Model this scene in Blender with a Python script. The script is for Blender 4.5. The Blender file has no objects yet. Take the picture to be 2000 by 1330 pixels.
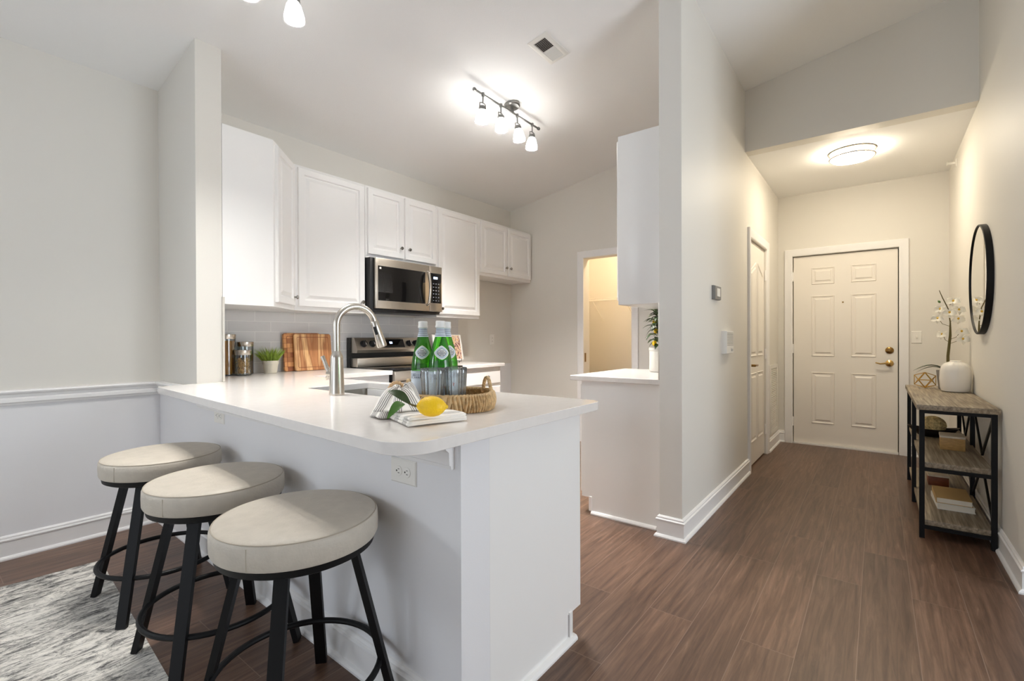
import bpy, bmesh, math, random
from mathutils import Vector, Matrix
from mathutils.geometry import tessellate_polygon
R = math.radians
PI = math.pi
scene = bpy.context.scene
col = scene.collection
random.seed(7)

# ------------------------------------------------------------------ camera
cam_d = bpy.data.cameras.new('camera'); cam = bpy.data.objects.new('camera', cam_d); col.objects.link(cam)
YAW, PITCH, ROLL = .656090, -.0040395, -.0033581
_cy, _sy, _cp, _sp, _cr, _sr = math.cos(YAW), math.sin(YAW), math.cos(PITCH), math.sin(PITCH), math.cos(ROLL), math.sin(ROLL)
_F = Vector((-_sy * _cp, _cy * _cp, _sp)); _r = Vector((_cy, _sy, 0)); _u = _r.cross(_F)
_R = _r * _cr + _u * _sr; _U = -_r * _sr + _u * _cr
cam.matrix_world = Matrix(((_R.x, _U.x, -_F.x, 0), (_R.y, _U.y, -_F.y, 0), (_R.z, _U.z, -_F.z, 1.16), (0, 0, 0, 1)))
cam_d.sensor_width = 36; cam_d.lens = 928.2 / 2000 * 36; cam_d.clip_start = .02
scene.camera = cam

# ------------------------------------------------------------------ world, daylight, exposure
vs = scene.view_settings
vs.view_transform = 'Standard'; vs.look = 'None'; vs.gamma = 1; vs.exposure = 0.13
w = bpy.data.worlds.new('sky'); scene.world = w; w.use_nodes = True
w.node_tree.nodes['Background'].inputs[0].default_value = (.80, .88, 1, 1)
w.node_tree.nodes['Background'].inputs[1].default_value = 2.0
scene.cycles.use_denoising = True
scene.cycles.max_bounces = 16; scene.cycles.diffuse_bounces = 12; scene.cycles.transparent_max_bounces = 12
scene.cycles.caustics_reflective = False; scene.cycles.caustics_refractive = False
scene.cycles.sample_clamp_indirect = 6

def area(name, loc, direction, sx, sy, power, color):
    l = bpy.data.lights.new(name, 'AREA'); l.shape = 'RECTANGLE'; l.size = sx; l.size_y = sy; l.energy = power; l.color = color
    o = bpy.data.objects.new(name, l); col.objects.link(o); o.location = loc
    o.rotation_euler = Vector(direction).to_track_quat('-Z', 'Z').to_euler()
    return o
W_BACK, W_SIDE, W_LIVING = 1, 20, 78
E_KBULB, E_KSHADE, E_DBULB, E_DSHADE, E_HALL, E_CLOSET = 3900, 19, 1450, 5, 70, 220
DAY = (.86, .93, 1)
area('added_daylight_back', (-1.2, -3.35, 1.25), (0, 1, .3), 2.8, 2.1, W_BACK, DAY)  # added light for an invented, unseen opening in the back wall
area('added_daylight_side', (-3.74, -1.75, 1.72), (1, .35, -.15), .5, .75, W_SIDE, DAY)  # added unseen light, sized and placed to throw the stool shadows
area('added_daylight_right', (3.28, 1.9, 1.5), (-1, 0, .3), 2.2, 1.6, W_LIVING, DAY)  # added unseen light, placed for the hall wall and tilted up for the ceiling

# ------------------------------------------------------------------ helpers
def s2l(c):
    return tuple((x / 255 / 12.92) if x / 255 <= .04045 else ((x / 255 + .055) / 1.055) ** 2.4 for x in c) + (1,)

MAT = {}
def mat(name, rgb, rough=.5, metal=0, spec=.5, bump=0, bscale=60, var=0, vscale=8, trans=0, ior=1.45, emit=0, stretch=None, coat=0):
    m = bpy.data.materials.new(name); m.use_nodes = True; nt = m.node_tree; p = nt.nodes['Principled BSDF']
    c = s2l(rgb)
    p.inputs['Base Color'].default_value = c; p.inputs['Roughness'].default_value = rough
    p.inputs['Metallic'].default_value = metal; p.inputs['Specular IOR Level'].default_value = spec
    p.inputs['Transmission Weight'].default_value = trans; p.inputs['IOR'].default_value = ior
    p.inputs['Coat Weight'].default_value = coat
    if emit:
        p.inputs['Emission Color'].default_value = c; p.inputs['Emission Strength'].default_value = emit
    tc = nt.nodes.new('ShaderNodeTexCoord'); mp = nt.nodes.new('ShaderNodeMapping'); nt.links.new(tc.outputs['Object'], mp.inputs[0])
    if stretch: mp.inputs['Scale'].default_value = stretch
    if var:
        n = nt.nodes.new('ShaderNodeTexNoise'); n.inputs['Scale'].default_value = vscale; n.inputs['Detail'].default_value = 6
        nt.links.new(mp.outputs[0], n.inputs[0])
        r = nt.nodes.new('ShaderNodeValToRGB'); r.color_ramp.elements[0].position = .3; r.color_ramp.elements[1].position = .7
        r.color_ramp.elements[0].color = tuple(x * (1 - var) for x in c[:3]) + (1,)
        r.color_ramp.elements[1].color = tuple(min(1, x * (1 + var)) for x in c[:3]) + (1,)
        nt.links.new(n.outputs[0], r.inputs[0]); nt.links.new(r.outputs[0], p.inputs['Base Color'])
    if bump:
        n = nt.nodes.new('ShaderNodeTexNoise'); n.inputs['Scale'].default_value = bscale; n.inputs['Detail'].default_value = 4
        nt.links.new(mp.outputs[0], n.inputs[0])
        b = nt.nodes.new('ShaderNodeBump'); b.inputs['Strength'].default_value = bump; b.inputs['Distance'].default_value = .01
        nt.links.new(n.outputs[0], b.inputs['Height']); nt.links.new(b.outputs[0], p.inputs['Normal'])
    MAT[name] = m
    return m

def ramp(nt, stops):
    r = nt.nodes.new('ShaderNodeValToRGB'); e = r.color_ramp.elements
    while len(e) < len(stops): e.new(.5)
    for k, (pos, c) in enumerate(stops):
        e[k].position = pos; e[k].color = s2l(c)
    return r

M_wall = mat('greige_wall_paint', (224, 221, 214), .55, bump=.04, bscale=350)
M_wains = mat('pale_grey_wainscot_paint', (233, 233, 235), .5, bump=.04, bscale=350)
M_ceil = mat('ceiling_paint', (243, 243, 242), .8, bump=.12, bscale=220)
M_trim = mat('white_trim_paint', (240, 239, 238), .35)
M_cab = mat('white_cabinet_paint', (241, 240, 238), .28)
M_door = mat('white_door_paint', (238, 233, 225), .38)
M_quartz = mat('white_quartz', (231, 227, 223), .14, var=.02, vscale=40)
M_steel = mat('brushed_stainless', (196, 188, 176), .32, 1, var=.06, vscale=30, stretch=(1, 1, 40))
M_fixture = mat('grey_brushed_fixture', (140, 140, 138), .36, 1)
M_nickel = mat('brushed_nickel', (205, 198, 188), .24, 1)
M_chrome = mat('polished_chrome', (220, 220, 220), .1, 1)
M_blackglass = mat('black_appliance_glass', (14, 13, 13), .06)
M_blackplastic = mat('black_plastic', (22, 22, 24), .4)
M_blackmetal = mat('matte_black_metal', (11, 11, 12), .5, spec=.3)
M_knobdark = mat('dark_nickel_knob', (150, 147, 142), .2, 1)
M_bronze = mat('aged_brass', (150, 118, 70), .28, 1)
M_brass = mat('polished_brass', (205, 172, 110), .2, 1)
M_gold = mat('gold_wire', (200, 160, 80), .3, 1)
M_seat = mat('taupe_leatherette', (190, 182, 169), .5, bump=.15, bscale=120, var=.05, vscale=26)
M_seam = mat('taupe_seam', (172, 162, 146), .6)
def thin_glass(name, tint, edge, refl=.25, body=0, bodyc=None):
    m = bpy.data.materials.new(name); m.use_nodes = True; nt = m.node_tree; nt.nodes.remove(nt.nodes['Principled BSDF']); out = nt.nodes['Material Output']
    tr = nt.nodes.new('ShaderNodeBsdfTransparent'); gl = nt.nodes.new('ShaderNodeBsdfGlossy'); gl.inputs['Roughness'].default_value = .03; lw = nt.nodes.new('ShaderNodeLayerWeight'); lw.inputs['Blend'].default_value = .35
    mc = nt.nodes.new('ShaderNodeMix'); mc.data_type = 'RGBA'; mc.inputs['A'].default_value = s2l(tint); mc.inputs['B'].default_value = s2l(edge)
    nt.links.new(lw.outputs['Facing'], mc.inputs['Factor']); nt.links.new(mc.outputs['Result'], tr.inputs['Color'])
    base = tr.outputs[0]
    if body:
        df = nt.nodes.new('ShaderNodeBsdfDiffuse'); df.inputs['Color'].default_value = s2l(bodyc); mb = nt.nodes.new('ShaderNodeMixShader'); mb.inputs[0].default_value = body
        nt.links.new(tr.outputs[0], mb.inputs[1]); nt.links.new(df.outputs[0], mb.inputs[2]); base = mb.outputs[0]
    ml = nt.nodes.new('ShaderNodeMath'); ml.operation = 'MULTIPLY_ADD'; ml.inputs[1].default_value = refl; ml.inputs[2].default_value = .035; nt.links.new(lw.outputs['Fresnel'], ml.inputs[0])
    ms = nt.nodes.new('ShaderNodeMixShader'); nt.links.new(ml.outputs[0], ms.inputs[0]); nt.links.new(base, ms.inputs[1]); nt.links.new(gl.outputs[0], ms.inputs[2]); nt.links.new(ms.outputs[0], out.inputs[0])
    return m
M_glass = thin_glass('clear_glass', (250, 252, 252), (205, 212, 214), .5)
M_ribbed = thin_glass('ribbed_clear_glass', (248, 251, 252), (222, 228, 231), 1.0, .08, (246, 249, 250))
M_green = thin_glass('green_bottle_glass', (150, 226, 96), (16, 112, 22), .45, .16, (44, 150, 40))
M_label = mat('pale_blue_paper_label', (205, 216, 226), .5)
M_white = mat('white_paper', (240, 238, 232), .6)
M_navy = mat('navy_ink', (40, 50, 80), .6)
M_greyink = mat('grey_ink', (130, 136, 145), .6)
M_red = mat('red_ink', (200, 60, 50), .6)
M_foil = mat('white_bottle_cap', (226, 226, 222), .35)
M_lemon = mat('lemon_skin', (246, 200, 20), .38, bump=.25, bscale=220, var=.05, vscale=20)
M_leaf = mat('lemon_leaf', (70, 110, 40), .4, var=.25, vscale=30)
M_darkleaf = mat('dark_leaf', (48, 66, 26), .38, var=.3, vscale=30)
M_grass = mat('artificial_grass', (140, 164, 62), .5, var=.35, vscale=60)
M_soil = mat('dark_moss', (40, 46, 28), .9)
M_stem = mat('green_brown_stem', (96, 86, 44), .6)
M_petal = mat('white_petal', (244, 240, 226), .5)
M_yellow = mat('orchid_centre', (222, 180, 60), .5)
M_seagrass = mat('woven_seagrass', (196, 166, 122), .7, var=.3, vscale=60, bump=.3, bscale=200)
M_potwhite = mat('white_ceramic', (236, 232, 224), .25)
M_potgrey = mat('grey_ceramic', (168, 164, 156), .5)
M_potmatte = mat('cream_pot', (214, 208, 192), .6)
M_gap = mat('shadow_gap_black', (30, 28, 26), .8)
M_plate = mat('white_switch_plastic', (236, 234, 228), .35)
M_greyplast = mat('grey_plastic', (128, 126, 122), .4)
M_kraft = mat('kraft_cover', (196, 164, 110), .6)
M_page = mat('book_pages', (238, 232, 218), .7, bump=.2, bscale=400, stretch=(1, 1, 30))
M_bowl = mat('black_wood_bowl', (26, 20, 18), .4)
M_spag = mat('spaghetti', (206, 140, 40), .5)
M_penne = mat('dry_pasta', (216, 170, 90), .5)
M_oats = mat('brown_dry_goods', (150, 100, 50), .6, var=.3, vscale=90)
M_shade = mat('lit_glass_shade', (255, 252, 247), .4, emit=E_KSHADE)
M_lamp = mat('lamp_in_open_shade', (255, 252, 247), .4, emit=E_KBULB)
M_shade2 = mat('lit_glass_shade_dining', (255, 252, 247), .4, emit=E_DSHADE)
M_lamp2 = mat('lamp_in_open_shade_dining', (255, 252, 247), .4, emit=E_DBULB)
M_diff = mat('lit_diffuser', (255, 240, 214), .4, emit=E_HALL)
M_bulb = mat('closet_bulb', (255, 226, 186), .4, emit=E_CLOSET)
M_disp = mat('lit_display', (190, 210, 255), .3, emit=2.2)
M_mirror = mat('mirror_glass', (240, 240, 236), .01, 1)
M_sink = mat('sink_steel', (150, 146, 138), .35, 1)
M_wirewhite = mat('white_wire', (236, 232, 224), .4)
M_basketdark = mat('box_wood', (178, 140, 84), .5, var=.2, vscale=12, stretch=(3, 3, 14))
M_boxred = mat('reddish_box_wood', (120, 62, 32), .5, var=.2, vscale=12, stretch=(3, 3, 14))
M_whitewash = mat('whitewashed_lid', (212, 200, 180), .6, var=.12, vscale=20)
M_bead = mat('wooden_bead', (206, 172, 130), .5)
M_towelwhite = mat('towel_cotton', (238, 235, 229), .85, bump=.1, bscale=500)

def floor_material():
    m = bpy.data.materials.new('dark_plank_floor'); m.use_nodes = True; nt = m.node_tree; p = nt.nodes['Principled BSDF']
    tc = nt.nodes.new('ShaderNodeTexCoord'); mp = nt.nodes.new('ShaderNodeMapping')
    mp.inputs['Rotation'].default_value = (0, 0, R(90)); mp.inputs['Location'].default_value = (.31, .06, 0)
    nt.links.new(tc.outputs['Object'], mp.inputs[0])
    br = nt.nodes.new('ShaderNodeTexBrick'); br.offset = .37; br.inputs['Scale'].default_value = 1
    br.inputs['Brick Width'].default_value = 1.22; br.inputs['Row Height'].default_value = .18
    br.inputs['Mortar Size'].default_value = .0014; br.inputs['Mortar Smooth'].default_value = .2; br.inputs['Bias'].default_value = 0
    br.inputs['Color1'].default_value = (0, 0, 0, 1); br.inputs['Color2'].default_value = (1, 1, 1, 1); br.inputs['Mortar'].default_value = (.5, .5, .5, 1)
    nt.links.new(mp.outputs[0], br.inputs[0])
    # long grain
    mg = nt.nodes.new('ShaderNodeMapping'); mg.inputs['Scale'].default_value = (44, 2.4, 1); nt.links.new(tc.outputs['Object'], mg.inputs[0])
    addv = nt.nodes.new('ShaderNodeVectorMath'); addv.operation = 'ADD'; nt.links.new(mg.outputs[0], addv.inputs[0])
    sc = nt.nodes.new('ShaderNodeVectorMath'); sc.operation = 'SCALE'; sc.inputs['Scale'].default_value = 9; nt.links.new(br.outputs['Color'], sc.inputs[0]); nt.links.new(sc.outputs[0], addv.inputs[1])
    n1 = nt.nodes.new('ShaderNodeTexNoise'); n1.inputs['Scale'].default_value = 1.0; n1.inputs['Detail'].default_value = 9; n1.inputs['Roughness'].default_value = .66; n1.inputs['Distortion'].default_value = .8
    nt.links.new(addv.outputs[0], n1.inputs[0])
    rp = ramp(nt, [(.25, (66, 46, 36)), (.48, (98, 73, 58)), (.62, (116, 89, 72)), (.8, (150, 121, 100))]); nt.links.new(n1.outputs[0], rp.inputs[0])
    hs = nt.nodes.new('ShaderNodeHueSaturation'); nt.links.new(rp.outputs[0], hs.inputs['Color'])
    mr = nt.nodes.new('ShaderNodeMapRange'); mr.inputs['To Min'].default_value = .78; mr.inputs['To Max'].default_value = 1.10
    nt.links.new(br.outputs['Color'], mr.inputs[0]); nt.links.new(mr.outputs[0], hs.inputs['Value'])
    mx = nt.nodes.new('ShaderNodeMix'); mx.data_type = 'RGBA'; nt.links.new(br.outputs['Fac'], mx.inputs['Factor']); nt.links.new(hs.outputs[0], mx.inputs['A'])
    mx.inputs['B'].default_value = s2l((128, 106, 92)); nt.links.new(mx.outputs['Result'], p.inputs['Base Color'])
    p.inputs['Roughness'].default_value = .36
    b = nt.nodes.new('ShaderNodeBump'); b.inputs['Strength'].default_value = .12; b.inputs['Distance'].default_value = .01; nt.links.new(n1.outputs[0], b.inputs['Height']); nt.links.new(b.outputs[0], p.inputs['Normal'])
    return m
M_floor = floor_material()

def tile_material():
    m = bpy.data.materials.new('pale_grey_glazed_tile'); m.use_nodes = True; nt = m.node_tree; p = nt.nodes['Principled BSDF']
    tc = nt.nodes.new('ShaderNodeTexCoord'); sx = nt.nodes.new('ShaderNodeSeparateXYZ'); nt.links.new(tc.outputs['Object'], sx.inputs[0])
    cb = nt.nodes.new('ShaderNodeCombineXYZ')
    add = nt.nodes.new('ShaderNodeMath'); nt.links.new(sx.outputs[0], add.inputs[0]); nt.links.new(sx.outputs[1], add.inputs[1])
    nt.links.new(add.outputs[0], cb.inputs[0]); nt.links.new(sx.outputs[2], cb.inputs[1])
    mp = nt.nodes.new('ShaderNodeMapping'); mp.inputs['Location'].default_value = (.08, -.912 + .0765 * 1, 0); nt.links.new(cb.outputs[0], mp.inputs[0])
    br = nt.nodes.new('ShaderNodeTexBrick'); br.offset = .38; br.inputs['Scale'].default_value = 1
    br.inputs['Brick Width'].default_value = .305; br.inputs['Row Height'].default_value = .0765; br.inputs['Mortar Size'].default_value = .0022
    br.inputs['Color1'].default_value = s2l((206, 205, 205)); br.inputs['Color2'].default_value = s2l((216, 215, 214)); br.inputs['Mortar'].default_value = s2l((232, 231, 229))
    nt.links.new(mp.outputs[0], br.inputs[0]); nt.links.new(br.outputs['Color'], p.inputs['Base Color'])
    n = nt.nodes.new('ShaderNodeTexNoise'); n.inputs['Scale'].default_value = 14; nt.links.new(tc.outputs['Object'], n.inputs[0])
    ad = nt.nodes.new('ShaderNodeMath'); ad.operation = 'MULTIPLY_ADD'; ad.inputs[1].default_value = -1.0; nt.links.new(br.outputs['Fac'], ad.inputs[0]); nt.links.new(n.outputs[0], ad.inputs[2])
    b = nt.nodes.new('ShaderNodeBump'); b.inputs['Strength'].default_value = .35; b.inputs['Distance'].default_value = .006; nt.links.new(ad.outputs[0], b.inputs['Height']); nt.links.new(b.outputs[0], p.inputs['Normal'])
    p.inputs['Roughness'].default_value = .12
    return m
M_tile = tile_material()

def wood_material(name, stops, scale=(2, 14, 14), nscale=1.6, rough=.5, dist=1.2):
    m = bpy.data.materials.new(name); m.use_nodes = True; nt = m.node_tree; p = nt.nodes['Principled BSDF']
    tc = nt.nodes.new('ShaderNodeTexCoord'); mp = nt.nodes.new('ShaderNodeMapping'); mp.inputs['Scale'].default_value = scale; nt.links.new(tc.outputs['Object'], mp.inputs[0])
    n = nt.nodes.new('ShaderNodeTexNoise'); n.inputs['Scale'].default_value = nscale; n.inputs['Detail'].default_value = 8; n.inputs['Distortion'].default_value = dist
    nt.links.new(mp.outputs[0], n.inputs[0]); r = ramp(nt, stops); nt.links.new(n.outputs[0], r.inputs[0]); nt.links.new(r.outputs[0], p.inputs['Base Color'])
    p.inputs['Roughness'].default_value = rough
    return m
M_greywood = wood_material('weathered_grey_oak', [(.3, (104, 92, 76)), (.5, (142, 128, 108)), (.7, (172, 158, 136))], (55, 2.2, 55), 1.6, .5, .3)
M_board1 = wood_material('acacia_board', [(.28, (110, 62, 30)), (.42, (188, 132, 84)), (.52, (150, 94, 52)), (.62, (222, 180, 128)), (.75, (170, 112, 66))], (9, 15, 1.3), 1.0, .45, .6)

def checker_board_material():
    m = bpy.data.materials.new('end_grain_board'); m.use_nodes = True; nt = m.node_tree; p = nt.nodes['Principled BSDF']
    tc = nt.nodes.new('ShaderNodeTexCoord'); sx = nt.nodes.new('ShaderNodeSeparateXYZ'); nt.links.new(tc.outputs['Object'], sx.inputs[0])
    cb = nt.nodes.new('ShaderNodeCombineXYZ'); nt.links.new(sx.outputs[1], cb.inputs[0]); nt.links.new(sx.outputs[2], cb.inputs[1])
    br = nt.nodes.new('ShaderNodeTexBrick'); br.inputs['Scale'].default_value = 1; br.inputs['Brick Width'].default_value = .05; br.inputs['Row Height'].default_value = .036; br.inputs['Mortar Size'].default_value = .001
    br.inputs['Color1'].default_value = s2l((136, 74, 34)); br.inputs['Color2'].default_value = s2l((210, 150, 92)); br.inputs['Mortar'].default_value = s2l((110, 60, 30))
    nt.links.new(cb.outputs[0], br.inputs[0]); nt.links.new(br.outputs[0], p.inputs['Base Color']); p.inputs['Roughness'].default_value = .45
    return m
M_board2 = checker_board_material()

def rug_material():
    m = bpy.data.materials.new('abstract_rug_pile'); m.use_nodes = True; nt = m.node_tree; p = nt.nodes['Principled BSDF']
    tc = nt.nodes.new('ShaderNodeTexCoord')
    mp = nt.nodes.new('ShaderNodeMapping'); mp.inputs['Scale'].default_value = (30, 9, 1); mp.inputs['Rotation'].default_value = (0, 0, R(8)); nt.links.new(tc.outputs['Object'], mp.inputs[0])
    n = nt.nodes.new('ShaderNodeTexNoise'); n.inputs['Scale'].default_value = 1; n.inputs['Detail'].default_value = 10; n.inputs['Roughness'].default_value = .8; n.inputs['Distortion'].default_value = .9
    nt.links.new(mp.outputs[0], n.inputs[0])
    v = nt.nodes.new('ShaderNodeTexVoronoi'); v.inputs['Scale'].default_value = 4.2; nt.links.new(tc.outputs['Object'], v.inputs[0])
    ma = nt.nodes.new('ShaderNodeMath'); ma.operation = 'MULTIPLY_ADD'; ma.inputs[1].default_value = .13; nt.links.new(v.outputs['Color'], ma.inputs[0]); nt.links.new(n.outputs[0], ma.inputs[2])
    r = ramp(nt, [(.43, (74, 73, 72)), (.50, (140, 137, 133)), (.56, (208, 204, 196)), (.66, (234, 230, 222)), (.80, (200, 190, 172))]); nt.links.new(ma.outputs[0], r.inputs[0])
    n2 = nt.nodes.new('ShaderNodeTexNoise'); n2.inputs['Scale'].default_value = .8; n2.inputs['Detail'].default_value = 7; n2.inputs['Roughness'].default_value = .65; n2.inputs['Distortion'].default_value = 1.2; nt.links.new(mp.outputs[0], n2.inputs[0])
    q1 = nt.nodes.new('ShaderNodeMath'); q1.operation = 'SUBTRACT'; q1.inputs[1].default_value = .5; nt.links.new(n2.outputs[0], q1.inputs[0])
    q2 = nt.nodes.new('ShaderNodeMath'); q2.operation = 'ABSOLUTE'; nt.links.new(q1.outputs[0], q2.inputs[0])
    q3 = nt.nodes.new('ShaderNodeMapRange'); q3.inputs['From Min'].default_value = .004; q3.inputs['From Max'].default_value = .02; q3.inputs['To Min'].default_value = .45; nt.links.new(q2.outputs[0], q3.inputs[0])
    mm = nt.nodes.new('ShaderNodeMix'); mm.data_type = 'RGBA'; mm.blend_type = 'MULTIPLY'; mm.inputs['Factor'].default_value = 1; nt.links.new(r.outputs[0], mm.inputs['A']); nt.links.new(q3.outputs[0], mm.inputs['B'])
    nt.links.new(mm.outputs['Result'], p.inputs['Base Color']); p.inputs['Roughness'].default_value = .95
    b = nt.nodes.new('ShaderNodeBump'); b.inputs['Strength'].default_value = .5; b.inputs['Distance'].default_value = .02; nt.links.new(n.outputs[0], b.inputs['Height']); nt.links.new(b.outputs[0], p.inputs['Normal'])
    return m
M_rug = rug_material()

def towel_material():
    m = bpy.data.materials.new('striped_towel_cotton'); m.use_nodes = True; nt = m.node_tree; p = nt.nodes['Principled BSDF']
    uv = nt.nodes.new('ShaderNodeUVMap'); sx = nt.nodes.new('ShaderNodeSeparateXYZ'); nt.links.new(uv.outputs[0], sx.inputs[0])
    def mth(op, a, b):
        q = nt.nodes.new('ShaderNodeMath'); q.operation = op
        for k, x in enumerate((a, b)):
            if isinstance(x, (int, float)): q.inputs[k].default_value = x
            else: nt.links.new(x, q.inputs[k])
        return q.outputs[0]
    f1 = mth('FRACT', mth('MULTIPLY', sx.outputs[0], 3.0), 0)         # wide groups
    grp = mth('LESS_THAN', f1, .5)
    f2 = mth('FRACT', mth('MULTIPLY', sx.outputs[0], 30.0), 0)
    ln = mth('MULTIPLY', grp, mth('LESS_THAN', f2, .45))
    mx = nt.nodes.new('ShaderNodeMix'); mx.data_type = 'RGBA'; nt.links.new(ln, mx.inputs['Factor'])
    mx.inputs['A'].default_value = s2l((240, 236, 229)); mx.inputs['B'].default_value = s2l((132, 128, 126)); nt.links.new(mx.outputs['Result'], p.inputs['Base Color'])
    p.inputs['Roughness'].default_value = .9
    return m
M_towel = towel_material()

def picture_material():
    m = bpy.data.materials.new('printed_food_photo'); m.use_nodes = True; nt = m.node_tree; p = nt.nodes['Principled BSDF']
    tc = nt.nodes.new('ShaderNodeTexCoord'); n = nt.nodes.new('ShaderNodeTexNoise'); n.inputs['Scale'].default_value = 16; n.inputs['Detail'].default_value = 5; n.inputs['Distortion'].default_value = 2
    nt.links.new(tc.outputs['Object'], n.inputs[0])
    r = ramp(nt, [(.3, (52, 24, 20)), (.43, (128, 62, 46)), (.5, (220, 200, 190)), (.58, (226, 180, 120)), (.66, (70, 80, 50)), (.75, (230, 224, 216))]); nt.links.new(n.outputs[0], r.inputs[0])
    nt.links.new(r.outputs[0], p.inputs['Base Color']); p.inputs['Roughness'].default_value = .3
    return m
M_photo = picture_material()

def rough_ball_material():
    return mat('woven_twig_ball', (224, 196, 140), .7, var=.45, vscale=40, bump=.9, bscale=60)
M_twig = rough_ball_material()

# ---- mesh helpers (world coordinates unless local=True)
def world_of(o):
    v = Vector((0, 0, 0))
    while o is not None:
        v += o.location; o = o.parent
    return v

def mk(name, bm, m, parent=None, local=False, angle=35, smooth=True, tagd=None):
    me = bpy.data.meshes.new(name)
    bmesh.ops.recalc_face_normals(bm, faces=bm.faces)
    if parent is not None and not local:
        bmesh.ops.translate(bm, verts=bm.verts, vec=-world_of(parent))
    bm.to_mesh(me); bm.free()
    if smooth and len(me.polygons):
        me.polygons.foreach_set('use_smooth', [True] * len(me.polygons)); me.set_sharp_from_angle(angle=R(angle))
    for x in (m if isinstance(m, (list, tuple)) else [m]): me.materials.append(x)
    o = bpy.data.objects.new(name, me); col.objects.link(o); o.parent = parent
    return o

def tag(o, label, cat, group=None, kind=None):
    if label: o['label'] = label
    if cat: o['category'] = cat
    if group: o['group'] = group
    if kind: o['kind'] = kind
    return o

def thing(name, label, cat, loc=(0, 0, 0), group=None, rz=0):
    o = bpy.data.objects.new(name, None); col.objects.link(o); o.location = loc; o.rotation_euler = (0, 0, rz); o.empty_display_size = .05
    return tag(o, label, cat, group)

def struct(name, bm, m, parent=None, label=None):
    o = mk(name, bm, m, parent)
    if parent is None:
        o['kind'] = 'structure'
        if label: o['label'] = label
    return o

def bx(bm, x0, x1, y0, y1, z0, z1, bev=0, mi=0, seg=2):
    g = bmesh.ops.create_cube(bm, size=1)
    for v in g['verts']:
        v.co = Vector((x0 + (v.co.x + .5) * (x1 - x0), y0 + (v.co.y + .5) * (y1 - y0), z0 + (v.co.z + .5) * (z1 - z0)))
    fs = {f for v in g['verts'] for f in v.link_faces}
    for f in fs: f.material_index = mi
    if bev:
        es = list({e for f in fs for e in f.edges})
        bmesh.ops.bevel(bm, geom=es, offset=bev, segments=seg, affect='EDGES', profile=.5)
    return bm

def box(x0, x1, y0, y1, z0, z1, bev=0):
    return bx(bmesh.new(), min(x0, x1), max(x0, x1), min(y0, y1), max(y0, y1), min(z0, z1), max(z0, z1), bev)

def prism(bm, poly, z0, z1, mi=0, holes=(), ztop=None):
    """vertical prism on a plan polygon; ztop(x) gives a sloped top"""
    loops = [poly] + list(holes)
    vb = []; vt = []
    for lp in loops:
        vb.append([bm.verts.new((x, y, z0)) for x, y in lp]); vt.append([bm.verts.new((x, y, ztop(x) if ztop else z1)) for x, y in lp])
    fb = [v for l in vb for v in l]; ft = [v for l in vt for v in l]
    for t in tessellate_polygon([[Vector((x, y, 0)) for x, y in lp] for lp in loops]):
        for F in (fb, ft):
            try: bm.faces.new([F[i] for i in t]).material_index = mi
            except ValueError: pass
    for lb, lt in zip(vb, vt):
        n = len(lb)
        for i in range(n):
            bm.faces.new([lb[i], lb[(i + 1) % n], lt[(i + 1) % n], lt[i]]).material_index = mi
    return bm

def basis(axis):
    a = Vector(axis).normalized(); t = Vector((0, 0, 1)) if abs(a.z) < .9 else Vector((1, 0, 0))
    u = a.cross(t).normalized(); return a, u, a.cross(u).normalized()

def lathe(bm, prof, origin=(0, 0, 0), axis=(0, 0, 1), n=32, mi=0, rfun=None):
    """prof: list of (radius, height)"""
    a, u, v = basis(axis); O = Vector(origin); rows = []
    for r, h in prof:
        if r < 1e-6: rows.append([bm.verts.new(O + a * h)])
        else:
            rows.append([bm.verts.new(O + a * h + (u * math.cos(2 * PI * k / n) + v * math.sin(2 * PI * k / n)) * (r * (rfun(2 * PI * k / n, h) if rfun else 1))) for k in range(n)])
    for A, B in zip(rows, rows[1:]):
        for k in range(n):
            q = [A[k % len(A)], A[(k + 1) % len(A)], B[(k + 1) % len(B)], B[k % len(B)]]
            q2 = []
            for x in q:
                if x not in q2: q2.append(x)
            if len(q2) > 2: bm.faces.new(q2).material_index = mi
    for row, rev in ((rows[0], True), (rows[-1], False)):
        if len(row) > 2: bm.faces.new(row[::-1] if rev else row).material_index = mi
    return bm

def cyl(bm, p0, p1, r0, r1=None, n=16, mi=0):
    d = Vector(p1) - Vector(p0)
    return lathe(bm, [(r0, 0), (r1 if r1 is not None else r0, d.length)], p0, d, n, mi)

def tube(bm, pts, r, n=10, closed=False, mi=0):
    pts = [Vector(p) for p in pts]; m = len(pts); rs = r if isinstance(r, (list, tuple)) else [r] * m
    rows = []; up = None
    for i, p in enumerate(pts):
        if closed: t = pts[(i + 1) % m] - pts[i - 1]
        else: t = pts[min(i + 1, m - 1)] - pts[max(i - 1, 0)]
        t.normalize()
        if up is None:
            up = Vector((0, 0, 1)) if abs(t.z) < .9 else Vector((1, 0, 0))
        s = t.cross(up).normalized(); up = s.cross(t).normalized()
        rows.append([bm.verts.new(p + (s * math.cos(2 * PI * k / n) + up * math.sin(2 * PI * k / n)) * rs[i]) for k in range(n)])
    prs = list(zip(rows, rows[1:] + ([rows[0]] if closed else [])))
    if not closed: prs = list(zip(rows, rows[1:]))
    for A, B in prs:
        for k in range(n): bm.faces.new([A[k], A[(k + 1) % n], B[(k + 1) % n], B[k]]).material_index = mi
    if not closed:
        bm.faces.new(rows[0][::-1]).material_index = mi; bm.faces.new(rows[-1]).material_index = mi
    return bm

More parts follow.
